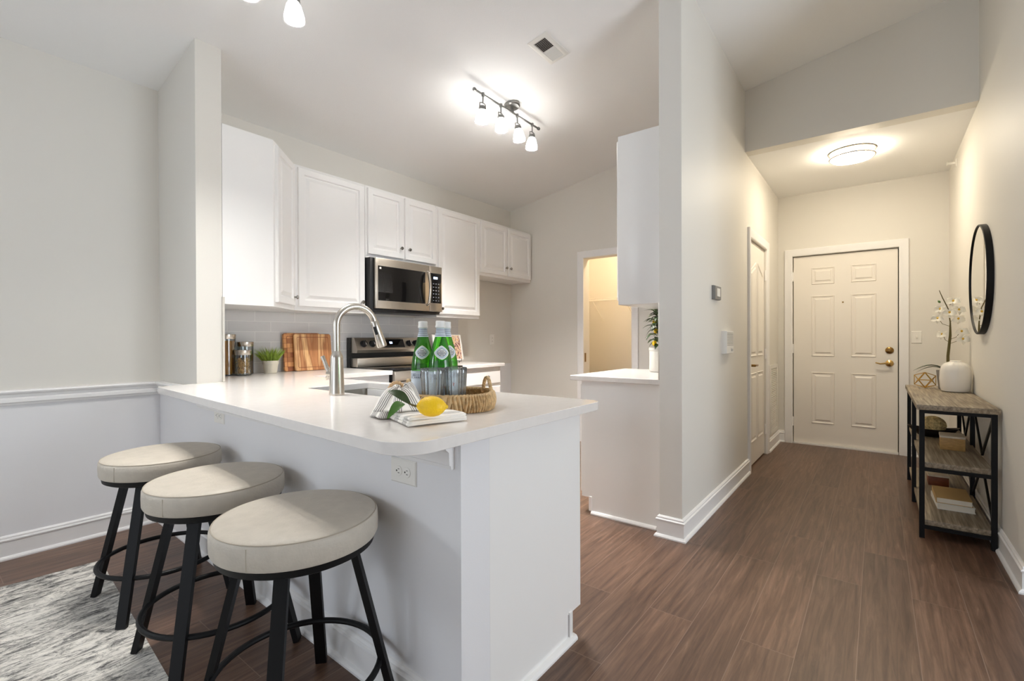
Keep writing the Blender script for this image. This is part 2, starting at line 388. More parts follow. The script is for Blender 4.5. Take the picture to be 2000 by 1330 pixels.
def bar(bm, p0, p1, w, d, up=(0, 0, 1), mi=0):
    """rectangular bar from p0 to p1"""
    p0, p1 = Vector(p0), Vector(p1); t = (p1 - p0).normalized(); s = t.cross(Vector(up))
    if s.length < 1e-4: s = t.cross(Vector((0, 1, 0)))
    s.normalize(); q = s.cross(t).normalized(); vs_ = []
    for p in (p0, p1):
        for a, b in ((-1, -1), (1, -1), (1, 1), (-1, 1)): vs_.append(bm.verts.new(p + s * a * w / 2 + q * b * d / 2))
    for f in ((3, 2, 1, 0), (4, 5, 6, 7), (0, 1, 5, 4), (1, 2, 6, 5), (2, 3, 7, 6), (3, 0, 4, 7)): bm.faces.new([vs_[i] for i in f]).material_index = mi
    return bm

def inset_poly(P, d):
    n = len(P); out = []
    area_ = sum(P[i][0] * P[(i + 1) % n][1] - P[(i + 1) % n][0] * P[i][1] for i in range(n)); s = 1 if area_ > 0 else -1
    for i in range(n):
        a, b, c = Vector(P[i - 1]), Vector(P[i]), Vector(P[(i + 1) % n])
        n1 = Vector((-(b - a).y, (b - a).x)).normalized() * s; n2 = Vector((-(c - b).y, (c - b).x)).normalized() * s
        k = (n1 + n2); k = k / max(1e-6, k.length_squared) * 2
        out.append((b + k * d)[:])
    return out

def rings(bm, poly, prof, O, U, V, N, mi=0, back=False):
    """stack of inset outlines: prof = [(inset, depth)]; closes the last one"""
    O, U, V, N = map(Vector, (O, U, V, N)); rows = []
    for d, h in prof:
        rows.append([bm.verts.new(O + U * x + V * y + N * h) for x, y in inset_poly(poly, d)])
    n = len(poly)
    for A, B in zip(rows, rows[1:]):
        for k in range(n): bm.faces.new([A[k], A[(k + 1) % n], B[(k + 1) % n], B[k]]).material_index = mi
    bm.faces.new(rows[-1]).material_index = mi
    if back: bm.faces.new(rows[0][::-1]).material_index = mi
    return bm

RAISED = [(0, 0), (0, .016), (.004, .02), (.046, .02), (.052, .0085), (.062, .0085), (.084, .0185)]
DRAWER = [(0, 0), (0, .016), (.004, .02)]
def rect(w, h): return [(0, 0), (w, 0), (w, h), (0, h)]

def knob_bm(p, n, r=.0145):
    return lathe(bmesh.new(), [(.006, 0), (.0055, .010), (.008, .013), (r, .019), (r * 1.02, .023), (r * .8, .028), (0, .03)], p, n, 20)

def cab_door(parent, O, U, w, h, N, knob=None, prof=RAISED, name='door'):
    d = mk(name, rings(bmesh.new(), rect(w, h), prof, O, U, (0, 0, 1), N, back=True), M_cab, parent, angle=20)
    if knob:
        p = Vector(O) + Vector(U) * knob[0] + Vector((0, 0, knob[1])) + Vector(N) * .02
        mk('knob', knob_bm(p, N), M_knobdark, d)
    return d

# ------------------------------------------------------------------ room shell
def zc(x): return 2.755 + .172 * (x + 3.66)
XL, YB, XR = -3.66, -3.25, 3.2

def wall(name, segs, m, top=None):
    """segs: (x0,x1,y0,y1,z0,z1|None)"""
    bm = bmesh.new()
    for x0, x1, y0, y1, z0, z1 in segs:
        prism(bm, [(x0, y0), (x1, y0), (x1, y1), (x0, y1)], z0, z1, ztop=(None if z1 is not None else zc))
    return struct(name, bm, m)

struct('floor', box(XL - .15, XR + .15, YB - .15, 6.25, -.1, 0), M_floor)
cb = bmesh.new(); prism(cb, [(XL - .15, YB - .15), (XR + .15, YB - .15), (XR + .15, 6.25), (XL - .15, 6.25)], 0, 0, ztop=zc)
for v in cb.verts:
    if v.co.z < .5: v.co.z = zc(v.co.x) + .12
struct('ceiling', cb, M_ceil)
# left wall: grey-white wainscot below the chair rail, greige above; one unseen window added for daylight
T = .12
wall('wall_left', [(XL - T, XL, YB, -2.35, .853, None), (XL - T, XL, -2.35, -1.15, .853, 1.05), (XL - T, XL, -2.35, -1.15, 2.4, None), (XL - T, XL, -1.15, 4.85, .853, None)], M_wall)
wall('wall_left_wainscot', [(XL - T, XL, YB, 4.85, 0, .853)], M_wains)
wall('wall_back', [(XL - T, -2.6, YB - T, YB, 0, None), (.2, XR + T, YB - T, YB, 0, None), (-2.6, .2, YB - T, YB, 2.3, None)], M_wall)
wall('wall_living', [(XR, XR + T, YB, .8, 0, None), (XR, XR + T, 3.0, 3.4, 0, None), (XR, XR + T, .8, 3.0, 0, .7), (XR, XR + T, .8, 3.0, 2.3, None), (.65, XR, 3.115, 3.265, 0, None)], M_wall)
wall('wall_far', [(XL, -2.62, 4.73, 4.85, 0, None), (-2.62, -2.05, 4.73, 4.85, 2.06, None), (-2.05, -1.015, 4.73, 4.85, 0, None)], M_wall)
wall('wall_hall', [(-1.015, -.885, 2.735, 4.535, 0, None), (-1.015, -.885, 5.30, 6.04, 0, None), (-1.015, -.885, 4.535, 5.30, 2.035, None)], M_wall)
wall('wall_right', [(.53, .65, 3.115, 6.04, 0, None)], M_wall)
wall('wall_entry', [(-1.015, -.745, 6.04, 6.16, 0, 2.9), (.165, .65, 6.04, 6.16, 0, 2.9), (-.745, .165, 6.04, 6.16, 2.05, 2.9)], M_wall)
wall('door_light_block', [(-.9, .3, 6.16, 6.2, 0, 2.2)], M_gap)  # unseen panel added to stop sky light leaking round the front door
wall('closet_light_block', [(-1.06, -1.015, 4.45, 5.4, 0, 2.15)], M_gap)  # unseen backing added so no light leaks past the hall closet door
# lowered entry ceiling
wall('wall_soffit', [(-.885, .53, 4.37, 4.49, 2.72, None)], M_wall)
struct('ceiling.001', box(-.885, .53, 4.49, 6.04, 2.72, 2.82), M_ceil)
# stub wall and half wall of the breakfast bar
def ybar(x): return 1.04 - .0238 * (x + 3.66)
b_ = bmesh.new(); prism(b_, [(XL, 1.04), (-3.05, 1.04), (-3.05, 1.175), (XL, 1.175)], .853, 0, ztop=zc); struct('wall_stub', b_, M_wall)
b_ = bmesh.new(); prism(b_, [(XL, ybar(XL)), (-.935, ybar(-.935)), (-.935, 1.10), (-2.46, 1.10), (-3.05, 1.175), (XL, 1.175)], 0, .853); prism(b_, [(-3.03, ybar(-3.03)), (-.935, ybar(-.935)), (-.935, 1.10), (-2.46, 1.10), (-3.03, 1.172)], .8528, .8785); struct('wall_bar', b_, M_wains)
# pantry closet behind the far wall
struct('wall_closet', prism(prism(prism(bmesh.new(), [(-3.1, 5.75), (-1.2, 5.75), (-1.2, 5.87), (-3.1, 5.87)], 0, 2.55), [(-3.22, 4.85), (-3.1, 4.85), (-3.1, 5.87), (-3.22, 5.87)], 0, 2.55), [(-1.6, 4.85), (-1.48, 4.85), (-1.48, 5.75), (-1.6, 5.75)], 0, 2.55), M_wall)
struct('ceiling.002', box(-3.22, -1.2, 4.85, 5.87, 2.55, 2.63), M_ceil)

# ---- swept mouldings
BASE = [(0, 0), (.027, 0), (.027, .008), (.022, .016), (.014, .02), (.014, .095), (.019, .099), (.019, .105), (.012, .109), (.012, .118), (.006, .124), (0, .126)]
RAIL = [(0, 0), (.012, .002), (.014, .012), (.024, .018), (.024, .036), (.016, .042), (.018, .058), (.034, .066), (.038, .074), (.034, .082), (0, .084)]
SHOE = [(0, 0), (.02, 0), (.02, .008), (.014, .017), (0, .02)]
CASE = [(0, 0), (0, .012), (.008, .016), (.03, .016), (.05, .022), (.07, .022), (.075, .018), (.075, 0)]
def sweep(name, path, prof, m, z0=0, side=1, kind='structure', parent=None):
    bm = bmesh.new(); n = len(path); rows = []
    for i, (x, y) in enumerate(path):
        P = Vector((x, y)); nn = []
        if i > 0: d = (P - Vector(path[i - 1])).normalized(); nn.append(Vector((d.y, -d.x)) * side)
        if i < n - 1: d = (Vector(path[i + 1]) - P).normalized(); nn.append(Vector((d.y, -d.x)) * side)
        k = nn[0] if len(nn) == 1 else (nn[0] + nn[1]) / (1 + nn[0].dot(nn[1]))
        rows.append([bm.verts.new((x + k.x * o, y + k.y * o, z0 + h)) for o, h in prof])
    for A, B in zip(rows, rows[1:]):
        for k in range(len(prof)): bm.faces.new([A[k], A[(k + 1) % len(prof)], B[(k + 1) % len(prof)], B[k]])
    bm.faces.new(rows[0]); bm.faces.new(rows[-1][::-1])
    o = mk(name, bm, m, parent, angle=25)
    if parent is None: o['kind'] = kind
    return o
sweep('baseboard_left', [(XL, YB), (XL, 1.04), (-.94, ybar(-.94))], BASE, M_trim, side=1)
sweep('baseboard_hall', [(-1.015, 2.86), (-1.015, 2.735), (-.885, 2.735), (-.885, 4.46)], BASE, M_trim, side=1)
sweep('baseboard_entry', [(-.885, 5.375), (-.885, 6.04), (-.82, 6.04)], BASE, M_trim, side=1)
sweep('baseboard_entry.001', [(.24, 6.04), (.53, 6.04), (.53, 3.115), (.65, 3.115), (3.2, 3.115)], BASE, M_trim, side=1)
sweep('baseboard_far', [(XL, 3.79), (XL, 4.73), (-2.72, 4.73)], BASE, M_trim, side=1)
sweep('trim_1', [(XL, YB), (XL, 1.04), (-3.06, ybar(-3.06))], RAIL, M_trim, z0=.812, side=1)
sweep('trim_2', [(-2.95, ybar(-2.95)), (-.96, ybar(-.96))], [(0, 0), (.012, 0), (.014, .01), (.02, .014), (.022, .05), (.034, .06), (.036, .084), (0, .084)], M_trim, z0=.787, side=1)

def casing(name, O, U, N, w, h, label=None, cw=.075):
    """three-sided door casing: opening w x h, O bottom-left corner of opening, out of the wall along N"""
    O, U, N = Vector(O), Vector(U), Vector(N); Z = Vector((0, 0, 1)); bm = bmesh.new()
    prof = [(d * cw / .075, t) for d, t in CASE]
    rows = []
    for corner, dirv in ((O, -U), (O + Z * h, -U + Z), (O + U * w + Z * h, U + Z), (O + U * w, U)):
        rows.append([bm.verts.new(corner + dirv * d + N * t) for d, t in prof])
    for A, B in zip(rows, rows[1:]):
        for k in range(len(prof)): bm.faces.new([A[k], A[(k + 1) % len(prof)], B[(k + 1) % len(prof)], B[k]])
    bm.faces.new(rows[0]); bm.faces.new(rows[-1])
    o = mk(name, bm, M_trim, angle=25); o['kind'] = 'structure'; return o
casing('trim_3', (-.745, 6.04, 0), (1, 0, 0), (0, -1, 0), .91, 2.05)
casing('trim_4', (-.885, 4.535, 0), (0, 1, 0), (1, 0, 0), .765, 2.035)
closet_casing = casing('trim_5', (-2.62, 4.73, 0), (1, 0, 0), (0, -1, 0), .57, 2.06)
# unseen windows and patio door, invented to let daylight in
def window(name, O, U, w, h, N, mull=1):
    O, U, N = Vector(O), Vector(U), Vector(N); Z = Vector((0, 0, 1)); bm = bmesh.new(); f = .05
    for a, b in ((O + Z * f / 2, O + U * w + Z * f / 2), (O + Z * (h - f / 2), O + U * w + Z * (h - f / 2))): bar(bm, a, b, .06, f)
    for k in range(mull + 2): p = O + U * (f / 2 + (w - f) * k / (mull + 1)); bar(bm, p, p + Z * h, f, .06, up=N)
    return struct(name, bm, M_trim)
window('added_window_1', (XL - .06, -2.35, 1.05), (0, 1, 0), 1.2, 1.35, (1, 0, 0))
window('added_window_2', (-2.6, YB - .06, 0), (1, 0, 0), 2.8, 2.3, (0, 1, 0), 2)
window('added_window_3', (XR + .06, .8, .7), (0, 1, 0), 2.2, 1.6, (-1, 0, 0), 1)

# ---- front door
PANEL = [(0, 0), (.005, .008), (.016, .0008), (.030, .0008), (.042, .009)]
d1 = thing('door_1', None, None, (-.29, 6.06, 0)); d1['kind'] = 'structure'
bm = box(-.738, .158, 6.062, 6.1, .018, 2.043, .003)
for px in (-.571, -.221):
    for z0, z1 in ((1.733, 1.911), (.96, 1.608), (.238, .786)):
        rings(bm, rect(.209, z1 - z0), PANEL, (px, 6.0615, z0), (1, 0, 0), (0, 0, 1), (0, -1, 0))
mk('door_slab', bm, M_door, d1, angle=20)
mk('threshold', box(-.74, .16, 6.03, 6.1, .0, .016), M_trim, d1)
mk('peephole', lathe(bmesh.new(), [(.008, 0), (.008, .004), (0, .004)], (-.29, 6.062, 1.53), (0, -1, 0), 16), M_bronze, d1)
mk('deadbolt', lathe(bmesh.new(), [(.034, 0), (.034, .008), (.024, .016), (.012, .018), (.012, .024), (0, .026)], (.092, 6.062, 1.03), (0, -1, 0), 24), M_bronze, d1)
hb = lathe(bmesh.new(), [(.033, 0), (.033, .006), (.02, .014), (.012, .018), (.012, .05), (0, .055)], (.092, 6.062, .9), (0, -1, 0), 24)
tube(hb, [(.092, 6.014, .9), (.06, 6.008, .902), (.02, 6.01, .895), (-.01, 6.012, .903), (-.018, 6.014, .906)], [.009, .009, .008, .007, .006], 10)
mk('lever_handle', hb, M_brass, d1)
for z in (1.83, 1.04, .24): mk('hinge', cyl(bmesh.new(), (-.744, 6.052, z - .05), (-.744, 6.052, z + .05), .009), M_trim, d1)
# ---- closet door in the hall
d2 = thing('door_2', None, None, (-.9, 4.9, 0)); d2['kind'] = 'structure'
bm = box(-.94, -.9, 4.54, 5.296, .012, 2.03, .003)
def panel_poly(w, h, s):
    return [(0, 0), (w, 0), (w, h - (0 if s > 0 else .1)), (0, h - (.1 if s > 0 else 0))]
for k, (ya, s) in enumerate(((4.63, 1), (4.95, -1))):
    rings(bm, panel_poly(.255, .87, s), PANEL, (-.8995, ya, .99), (0, 1, 0), (0, 0, 1), (1, 0, 0))
    rings(bm, rect(.255, .62), PANEL, (-.8995, ya, .22), (0, 1, 0), (0, 0, 1), (1, 0, 0))
mk('door_slab', bm, M_door, d2, angle=20)
hb = lathe(bmesh.new(), [(.03, 0), (.03, .006), (.018, .012), (.011, .016), (.011, .05), (0, .055)], (-.9, 4.605, .915), (1, 0, 0), 24)
tube(hb, [(-.852, 4.605, .915), (-.848, 4.64, .918), (-.85, 4.69, .912), (-.852, 4.72, .916)], [.009, .0085, .0075, .006], 10)
mk('lever_handle', hb, M_bronze, d2)
for z in (1.78, 1.0, .25): mk('hinge', cyl(bmesh.new(), (-.889, 5.302, z - .05), (-.889, 5.302, z + .05), .009), M_trim, d2)

# ------------------------------------------------------------------ kitchen cabinets
ZB, ZT = 1.37, 2.43
XF = -3.345                                                           # front of the wall cabinet boxes
G = 'white raised-panel wall cabinets'
def wall_cab(label, y0, y1, z0, z1, doors, loc_y):
    t = thing('wall_cabinet', label, 'cabinet', (XL + .005, y0, z0), G)
    mk('body', box(XL + .005, XF, y0 + .001, y1 - .001, z0, z1, .002), M_cab, t)
    for ya, yb, kn in doors:
        cab_door(t, (XF, ya, z0 + .03), (0, 1, 0), yb - ya, z1 - z0 - .05, (1, 0, 0), kn)
    return t
# diagonal corner cabinet
t = thing('corner_wall_cabinet', 'white diagonal corner wall cabinet beside the wall stub, with one angled door', 'cabinet', (-3.655, 1.176, ZB), G)
mk('body', prism(bmesh.new(), [(-3.655, 1.177), (-3.05, 1.177), (-3.05, 1.475), (XF, 1.764), (-3.655, 1.764)], ZB, ZT), M_cab, t)
U = Vector((XF + 3.05, 1.764 - 1.475, 0)); L = U.length; U.normalize(); N = Vector((U.y, -U.x, 0))
cab_door(t, Vector((-3.05, 1.475, ZB + .03)) + U * .03, U, L - .06, ZT - ZB - .05, N, (L - .06 - .03, .06))
wall_cab('tall white wall cabinet with one wide door, between the corner cabinet and the microwave', 1.765, 2.365, ZB, ZT, [(1.79, 2.35, (.53, .06))], 0)
wall_cab('short white two-door wall cabinet directly above the microwave', 2.366, 3.16, 1.835, ZT, [(2.385, 2.755, (.335, .09)), (2.775, 3.145, (.035, .09))], 0)
wall_cab('tall white single-door wall cabinet right of the microwave', 3.161, 3.775, ZB, ZT, [(3.178, 3.765, (.03, .05))], 0)
wall_cab('short white two-door wall cabinet over the empty fridge space, against the far wall', 3.776, 4.715, 1.835, ZT, [(3.79, 4.24, (.42, .09)), (4.258, 4.70, (.03, .09))], 0)
t = thing('wall_cabinet', 'white wall cabinet seen from its plain side, hung on the back of the white pillar', 'cabinet', (-1.02, 2.79, ZB), G)
mk('body', box(-1.30, -1.017, 2.79, 3.66, ZB, ZT, .002), M_cab, t)
for ya in (2.815, 3.235): cab_door(t, (-1.30, ya + .40, ZB + .03), (0, -1, 0), .40, ZT - ZB - .05, (-1, 0, 0), (.03 if ya < 3 else .37, .06))

G = 'white base cabinets'
def base_box(bm, x0, x1, y0, y1, toe, d=.075):
    """carcass with a toe-kick notch on side toe ('x+','x-','y+')"""
    bx(bm, x0, x1, y0, y1, .105, .878)
    a = dict(x0=x0, x1=x1, y0=y0, y1=y1)
    if toe == 'x+': a['x1'] -= d
    if toe == 'x-': a['x0'] += d
    if toe == 'y+': a['y1'] -= d
    bx(bm, a['x0'], a['x1'], a['y0'], a['y1'], .001, .105); return bm
t = thing('base_cabinet', 'white base cabinet under the worktop between the corner and the left side of the range', 'cabinet', (-3.655, 1.70, 0), G)
mk('body', base_box(bmesh.new(), -3.655, -3.06, 1.70, 2.381, 'x+'), M_cab, t)
cab_door(t, (-3.06, 1.98, .13), (0, 1, 0), .38, .55, (1, 0, 0), (.03, .50)); cab_door(t, (-3.06, 1.98, .70), (0, 1, 0), .38, .155, (1, 0, 0), (.19, .078), DRAWER, 'drawer')
t = thing('base_cabinet', 'white drawer base cabinet right of the range, beside the empty fridge space', 'cabinet', (-3.655, 3.165, 0), G)
mk('body', base_box(bmesh.new(), -3.655, -3.06, 3.165, 3.775, 'x+'), M_cab, t)
for z0, h in ((.715, .125), (.41, .275), (.13, .255)): cab_door(t, (-3.06, 3.185, z0), (0, 1, 0), .57, h, (1, 0, 0), (.36, h * .55), DRAWER, 'drawer')
t = thing('base_cabinet', 'white end base cabinet of the breakfast bar with a plain grey-white side panel', 'cabinet', (-1.5, 1.12, 0), G)
mk('body', base_box(bmesh.new(), -1.42, -.936, 1.1015, 1.655, 'y+', .095), M_cab, t)
mk('toe_kick', box(-1.42, -.93, 1.565, 1.585, .018, .112), M_trim, t)
for xa in (-1.41, -1.175): cab_door(t, (xa + .225, 1.655, .13), (-1, 0, 0), .222, .72, (0, 1, 0), (.03 if xa > -1.3 else .19, .66))
t = thing('sink_base_cabinet', 'white base cabinet under the sink on the kitchen side of the breakfast bar', 'cabinet', (-2.0, 1.15, 0), G)
bm = bmesh.new(); bx(bm, -2.45, -2.43, 1.19, 1.655, .105, .878); bx(bm, -1.44, -1.422, 1.15, 1.655, .105, .878); bx(bm, -2.43, -1.44, 1.2, 1.655, .105, .125); bx(bm, -2.45, -1.422, 1.2, 1.56, .001, .105); bx(bm, -2.43, -1.44, 1.637, 1.655, .125, .17); bx(bm, -2.43, -1.44, 1.637, 1.655, .8, .878)
mk('body', bm, M_cab, t)
for xa in (-2.44, -1.93): cab_door(t, (xa + .495, 1.655, .13), (-1, 0, 0), .49, .72, (0, 1, 0), (.03 if xa > -2 else .46, .66))
t = thing('base_cabinet', 'white base cabinet under the short side counter, its plain side panel beside the pillar', 'cabinet', (-1.3, 2.81, 0), G)
mk('body', base_box(bmesh.new(), -1.575, -1.017, 2.81, 3.64, 'x-'), M_cab, t)
mk('toe_kick', box(-1.52, -1.5, 2.803, 3.6, .018, .112), M_trim, t)
for ya in (2.825, 3.235): cab_door(t, (-1.575, ya + .395, .13), (0, -1, 0), .39, .72, (-1, 0, 0), (.03 if ya < 3 else .36, .66))
sweep('trim_6', [(-1.5, 2.81), (-1.06, 2.81)], SHOE, M_trim)
sweep('trim_7', [(-.936, ybar(-.936) + .03), (-.936, 1.60)], SHOE, M_trim, side=1)

# ------------------------------------------------------------------ worktops
def arc(cx, cy, r, a0, a1, n=8): return [(cx + r * math.cos(R(a0 + (a1 - a0) * i / n)), cy + r * math.sin(R(a0 + (a1 - a0) * i / n))) for i in range(n + 1)]
def worktop(name, poly, label, hole=None, z0=.880, z1=.912):
    bm = prism(bmesh.new(), poly, z0, z1, holes=[hole] if hole else [])
    o = mk(name, bm, M_quartz, angle=25); tag(o, label, 'worktop', 'white stone worktops')
    b = o.modifiers.new('bevel', 'BEVEL'); b.width = .003; b.segments = 2; b.limit_method = 'ANGLE'; b.angle_limit = R(50)
    return o
front = [(-3.03 + .015, .842), (-.86, .700)]
poly = arc(-2.99, .868, .028, 180, 266, 5) + arc(-.962, .813, .096, 266, 360, 10) + arc(-.911, 1.665, .045, 0, 90, 6) + [(-3.015, 1.712), (-3.015, 2.381), (-3.652, 2.381), (-3.652, 1.178), (-3.045, 1.178), (-3.045, 1.0)]
hole = arc(-2.285, 1.295, .02, 180, 270, 3) + arc(-1.57, 1.295, .02, 270, 360, 3) + arc(-1.57, 1.625, .02, 0, 90, 3) + arc(-2.285, 1.625, .02, 90, 180, 3)
worktop('worktop', poly, 'long white stone breakfast-bar worktop with the sink cut into it', hole)
worktop('worktop', [(-3.652, 3.163), (-3.02, 3.163), (-3.02, 3.80), (-3.652, 3.80)], 'small white stone worktop between the range and the empty fridge space')
worktop('worktop', [(-1.645, 2.775), (-1.017, 2.775), (-1.017, 3.655), (-1.645, 3.655)], 'short white stone side worktop against the pillar, under the plain-sided wall cabinet')

# backsplash
struct('wall_backsplash', box(-3.66, -3.652, 1.176, 3.775, .913, 1.3695), M_tile)
struct('wall_backsplash.001', box(-3.652, -3.046, 1.1755, 1.1835, .913, 1.3695), M_tile)
struct('trim_8', box(-3.0495, -3.042, 1.172, 1.1845, .913, 1.41), M_steel)
struct('wall_backsplash.002', box(-1.024, -1.0155, 2.755, 3.66, .913, 1.3695), M_tile)
struct('trim_9', box(-1.026, -1.0155, 2.745, 2.757, .913, 1.3695), M_steel)

# sink
t = thing('sink', 'undermount grey steel sink set into the breakfast bar worktop', 'sink', (-1.93, 1.46, .70))
bm = bmesh.new(); x0, x1, y0, y1 = -2.31, -1.545, 1.27, 1.65
o_ = arc(x0 + .04, y0 + .04, .04, 180, 270, 5) + arc(x1 - .04, y0 + .04, .04, 270, 360, 5) + arc(x1 - .04, y1 - .04, .04, 0, 90, 5) + arc(x0 + .04, y1 - .04, .04, 90, 180, 5)
rows = []
for ins, z in ((0, .8795), (.0, .72), (.02, .702)): rows.append([bm.verts.new((a, b, z)) for a, b in inset_poly(o_, ins)])
for A, B in zip(rows, rows[1:]):
    for k in range(len(A)): bm.faces.new([A[k], A[(k + 1) % len(A)], B[(k + 1) % len(A)], B[k]])
bm.faces.new(rows[-1])
bo = mk('basin', bm, M_sink, t)
mk('drain', lathe(bmesh.new(), [(.045, 0), (.045, .003), (.03, .004), (.02, .001), (0, .001)], (-1.93, 1.5, .703)), M_chrome, t)

# faucet
FX, FY = -1.909, 1.20
t = thing('faucet', 'tall brushed nickel pull-down kitchen faucet standing in front of the sink', 'faucet', (FX, FY, .912))
mk('base', lathe(bmesh.new(), [(.033, 0), (.0335, .002), (.0325, .01), (.027, .165), (.0262, .172), (.018, .192), (.0165, .195)], (FX, FY, .9125), n=32), M_nickel, t)
dx, dy = .30, .954                                                   # spout swing direction
pts = [(0, .19)] + [(0, .19 + .03 * k) for k in range(1, 5)]
rr = .086
pts += [(rr - rr * math.cos(R(a)), .31 + rr * math.sin(R(a))) for a in range(12, 169, 12)]
sp = mk('spout', tube(bmesh.new(), [(FX + dx * q, FY + dy * q, .9125 + h) for q, h in pts], .0155, 16), M_nickel, t)
q0, h0 = pts[-1]; q1, h1 = pts[-2]
dv = Vector((dx * (q0 - q1), dy * (q0 - q1), h0 - h1)).normalized(); p0 = Vector((FX + dx * q0, FY + dy * q0, .9125 + h0))
sh = mk('spray_head', lathe(bmesh.new(), [(.0165, -.004), (.0185, 0), (.0185, .03), (.021, .075), (.024, .115), (.022, .122), (.016, .124), (0, .122)], p0, dv, 28), M_nickel, t)
side = Vector((.60, -.80, 0)); side = (side - dv * side.dot(dv)).normalized()
bb = bmesh.new(); pc = p0 + dv * .04 + side * .0185
bar(bb, pc - dv * .019, pc + dv * .019, .014, .008, up=side); mk('button', bb, M_blackplastic, sh)
hb = cyl(bmesh.new(), (FX - .02, FY, 1.005), (FX - .062, FY, 1.005), .017, .0165, 20)
tube(hb, [(FX - .052, FY, 1.005), (FX - .07, FY - .005, 1.03), (FX - .082, FY - .01, 1.06), (FX - .09, FY - .016, 1.083)], [.013, .0105, .009, .010], 12)
tube(hb, [(FX - .055, FY, 1.0), (FX - .068, FY - .004, .985), (FX - .072, FY - .008, .975)], [.012, .009, .003], 12)
mk('lever_handle', hb, M_nickel, t)

# ------------------------------------------------------------------ microwave
t = thing('microwave', 'stainless over-the-range microwave hung under the short two-door cabinet', 'microwave', (-3.5, 2.77, 1.39))
MY0, MY1, MX = 2.40, 3.145, -3.25
mk('body', box(-3.64, MX - .035, 2.372, 3.155, 1.405, 1.832, .003), M_blackplastic, t)
mk('vent_base', box(-3.6, MX - .03, 2.39, 3.14, 1.386, 1.4055, .002), M_blackplastic, t)
bm = bx(bmesh.new(), MX - .034, MX, MY0, 2.985, 1.412, 1.83, .005)
dr = mk('door', bm, M_steel, t)
mk('window', box(MX - .002, MX + .0025, MY0 + .022, 2.935, 1.478, 1.765, .001), M_blackglass, dr)
mk('sticker', box(MX + .0026, MX + .0034, MY0 + .035, MY0 + .053, 1.738, 1.754), M_white, dr)
mk('handle', tube(bmesh.new(), [(MX + .0, 2.952, 1.772), (MX + .028, 2.955, 1.76)] + [(MX + .030 + .016 * math.sin(PI * k / 12), 2.955, 1.755 - .27 * k / 12) for k in range(13)] + [(MX + .028, 2.955, 1.48), (MX + .0, 2.952, 1.468)], .0125, 12), M_nickel, dr)
cp = mk('control_panel', bx(bmesh.new(), MX - .034, MX, 2.987, MY1, 1.412, 1.83, .005), M_steel, t)
bm = box(MX - .002, MX + .0022, 2.998, MY1 - .012, 1.49, 1.765, .001)
for r_ in range(6):
    for c_ in range(3): bx(bm, MX + .002, MX + .0028, 3.028 + .032 * c_, 3.041 + .032 * c_, 1.51 + .031 * r_, 1.516 + .031 * r_, mi=1)
mk('keypad', bm, [M_blackglass, M_greyink], cp)
mk('display', box(MX + .002, MX + .0032, 3.035, 3.085, 1.712, 1.732), M_disp, cp)

# ------------------------------------------------------------------ range
t = thing('range', 'stainless electric range with black controls between the two base cabinets', 'stove', (-3.35, 2.77, 0))
RY0, RY1 = 2.388, 3.156
mk('body', box(-3.645, -3.03, RY0, RY1, .02, .905), M_blackplastic, t)
mk('cooktop', box(-3.52, -2.995, RY0, RY1, .905, .918, .004), M_blackglass, t)
bm = bmesh.new(); bx(bm, -3.645, -3.60, RY0, RY1, .905, 1.172)
P_ = [(-3.60, 1.172), (-3.555, 1.172), (-3.505, 1.066), (-3.515, 1.04), (-3.60, 1.04)]
def yprism(bm, poly, y0, y1):
    A = [bm.verts.new((x, y0, z)) for x, z in poly]; B = [bm.verts.new((x, y1, z)) for x, z in poly]; n = len(poly)
    for k in range(n): bm.faces.new([A[k], A[(k + 1) % n], B[(k + 1) % n], B[k]])
    bm.faces.new(A); bm.faces.new(B[::-1]); return bm
bg = mk('backguard', bm, M_blackplastic, t)
pn = mk('control_panel', yprism(bmesh.new(), P_, RY0 + .012, RY1 - .012), M_steel, t)
mk('riser', box(-3.6, -3.505, RY0 + .012, RY1 - .012, .9185, .995, .003), M_steel, t)
Np = Vector((.106, 0, .05)).normalized(); Vp = Vector((-.05, 0, .106)).normalized()
def onp(y, s): return Vector((-3.505, y, 1.066)) + Vp * s
bm = bmesh.new(); rings(bm, rect(.30, .082), [(0, 0), (0, .0015)], onp(2.62, .018), (0, 1, 0), Vp, Np, back=True); mk('display_glass', bm, M_blackglass, pn)
bm = bmesh.new(); rings(bm, rect(.03, .02), [(0, 0), (0, .001)], onp(2.755, .056) + Np * .0016, (0, 1, 0), Vp, Np, back=True); mk('clock', bm, M_disp, pn)
for y in (2.475, 2.565, 2.975, 3.055):
    kb = lathe(bmesh.new(), [(.031, 0), (.031, .004), (.026, .006), (.024, .026), (.022, .03), (0, .03)], onp(y, .056), Np, 24)
    kn = mk('burner_knob', kb, M_blackplastic, pn)
    c = onp(y, .056) + Np * .031
    mk('grip', bar(bmesh.new(), c - Vp * .02, c + Vp * .02, .012, .014, up=Np), M_chrome, kn)
mk('oven_door', box(-3.03, -2.995, RY0 + .004, RY1 - .004, .24, .82, .004), M_steel, t)
mk('front_strip', box(-3.03, -2.993, RY0, RY1, .826, .904, .004), M_steel, t)
mk('drawer', box(-3.03, -2.997, RY0 + .004, RY1 - .004, .05, .234, .004), M_steel, t)
bm = bmesh.new(); rings(bm, rect(.5, .3), [(0, 0), (0, .001)], (-2.9945, 2.52, .36), (0, 1, 0), (0, 0, 1), (1, 0, 0), back=True); mk('oven_window', bm, M_blackglass, t)
hb = tube(bmesh.new(), [(-2.995, RY0 + .06, .77), (-2.945, RY0 + .06, .775), (-2.94, RY0 + .075, .775), (-2.94, RY1 - .075, .775), (-2.945, RY1 - .06, .775), (-2.995, RY1 - .06, .77)], .011, 12); mk('oven_handle', hb, M_nickel, t)

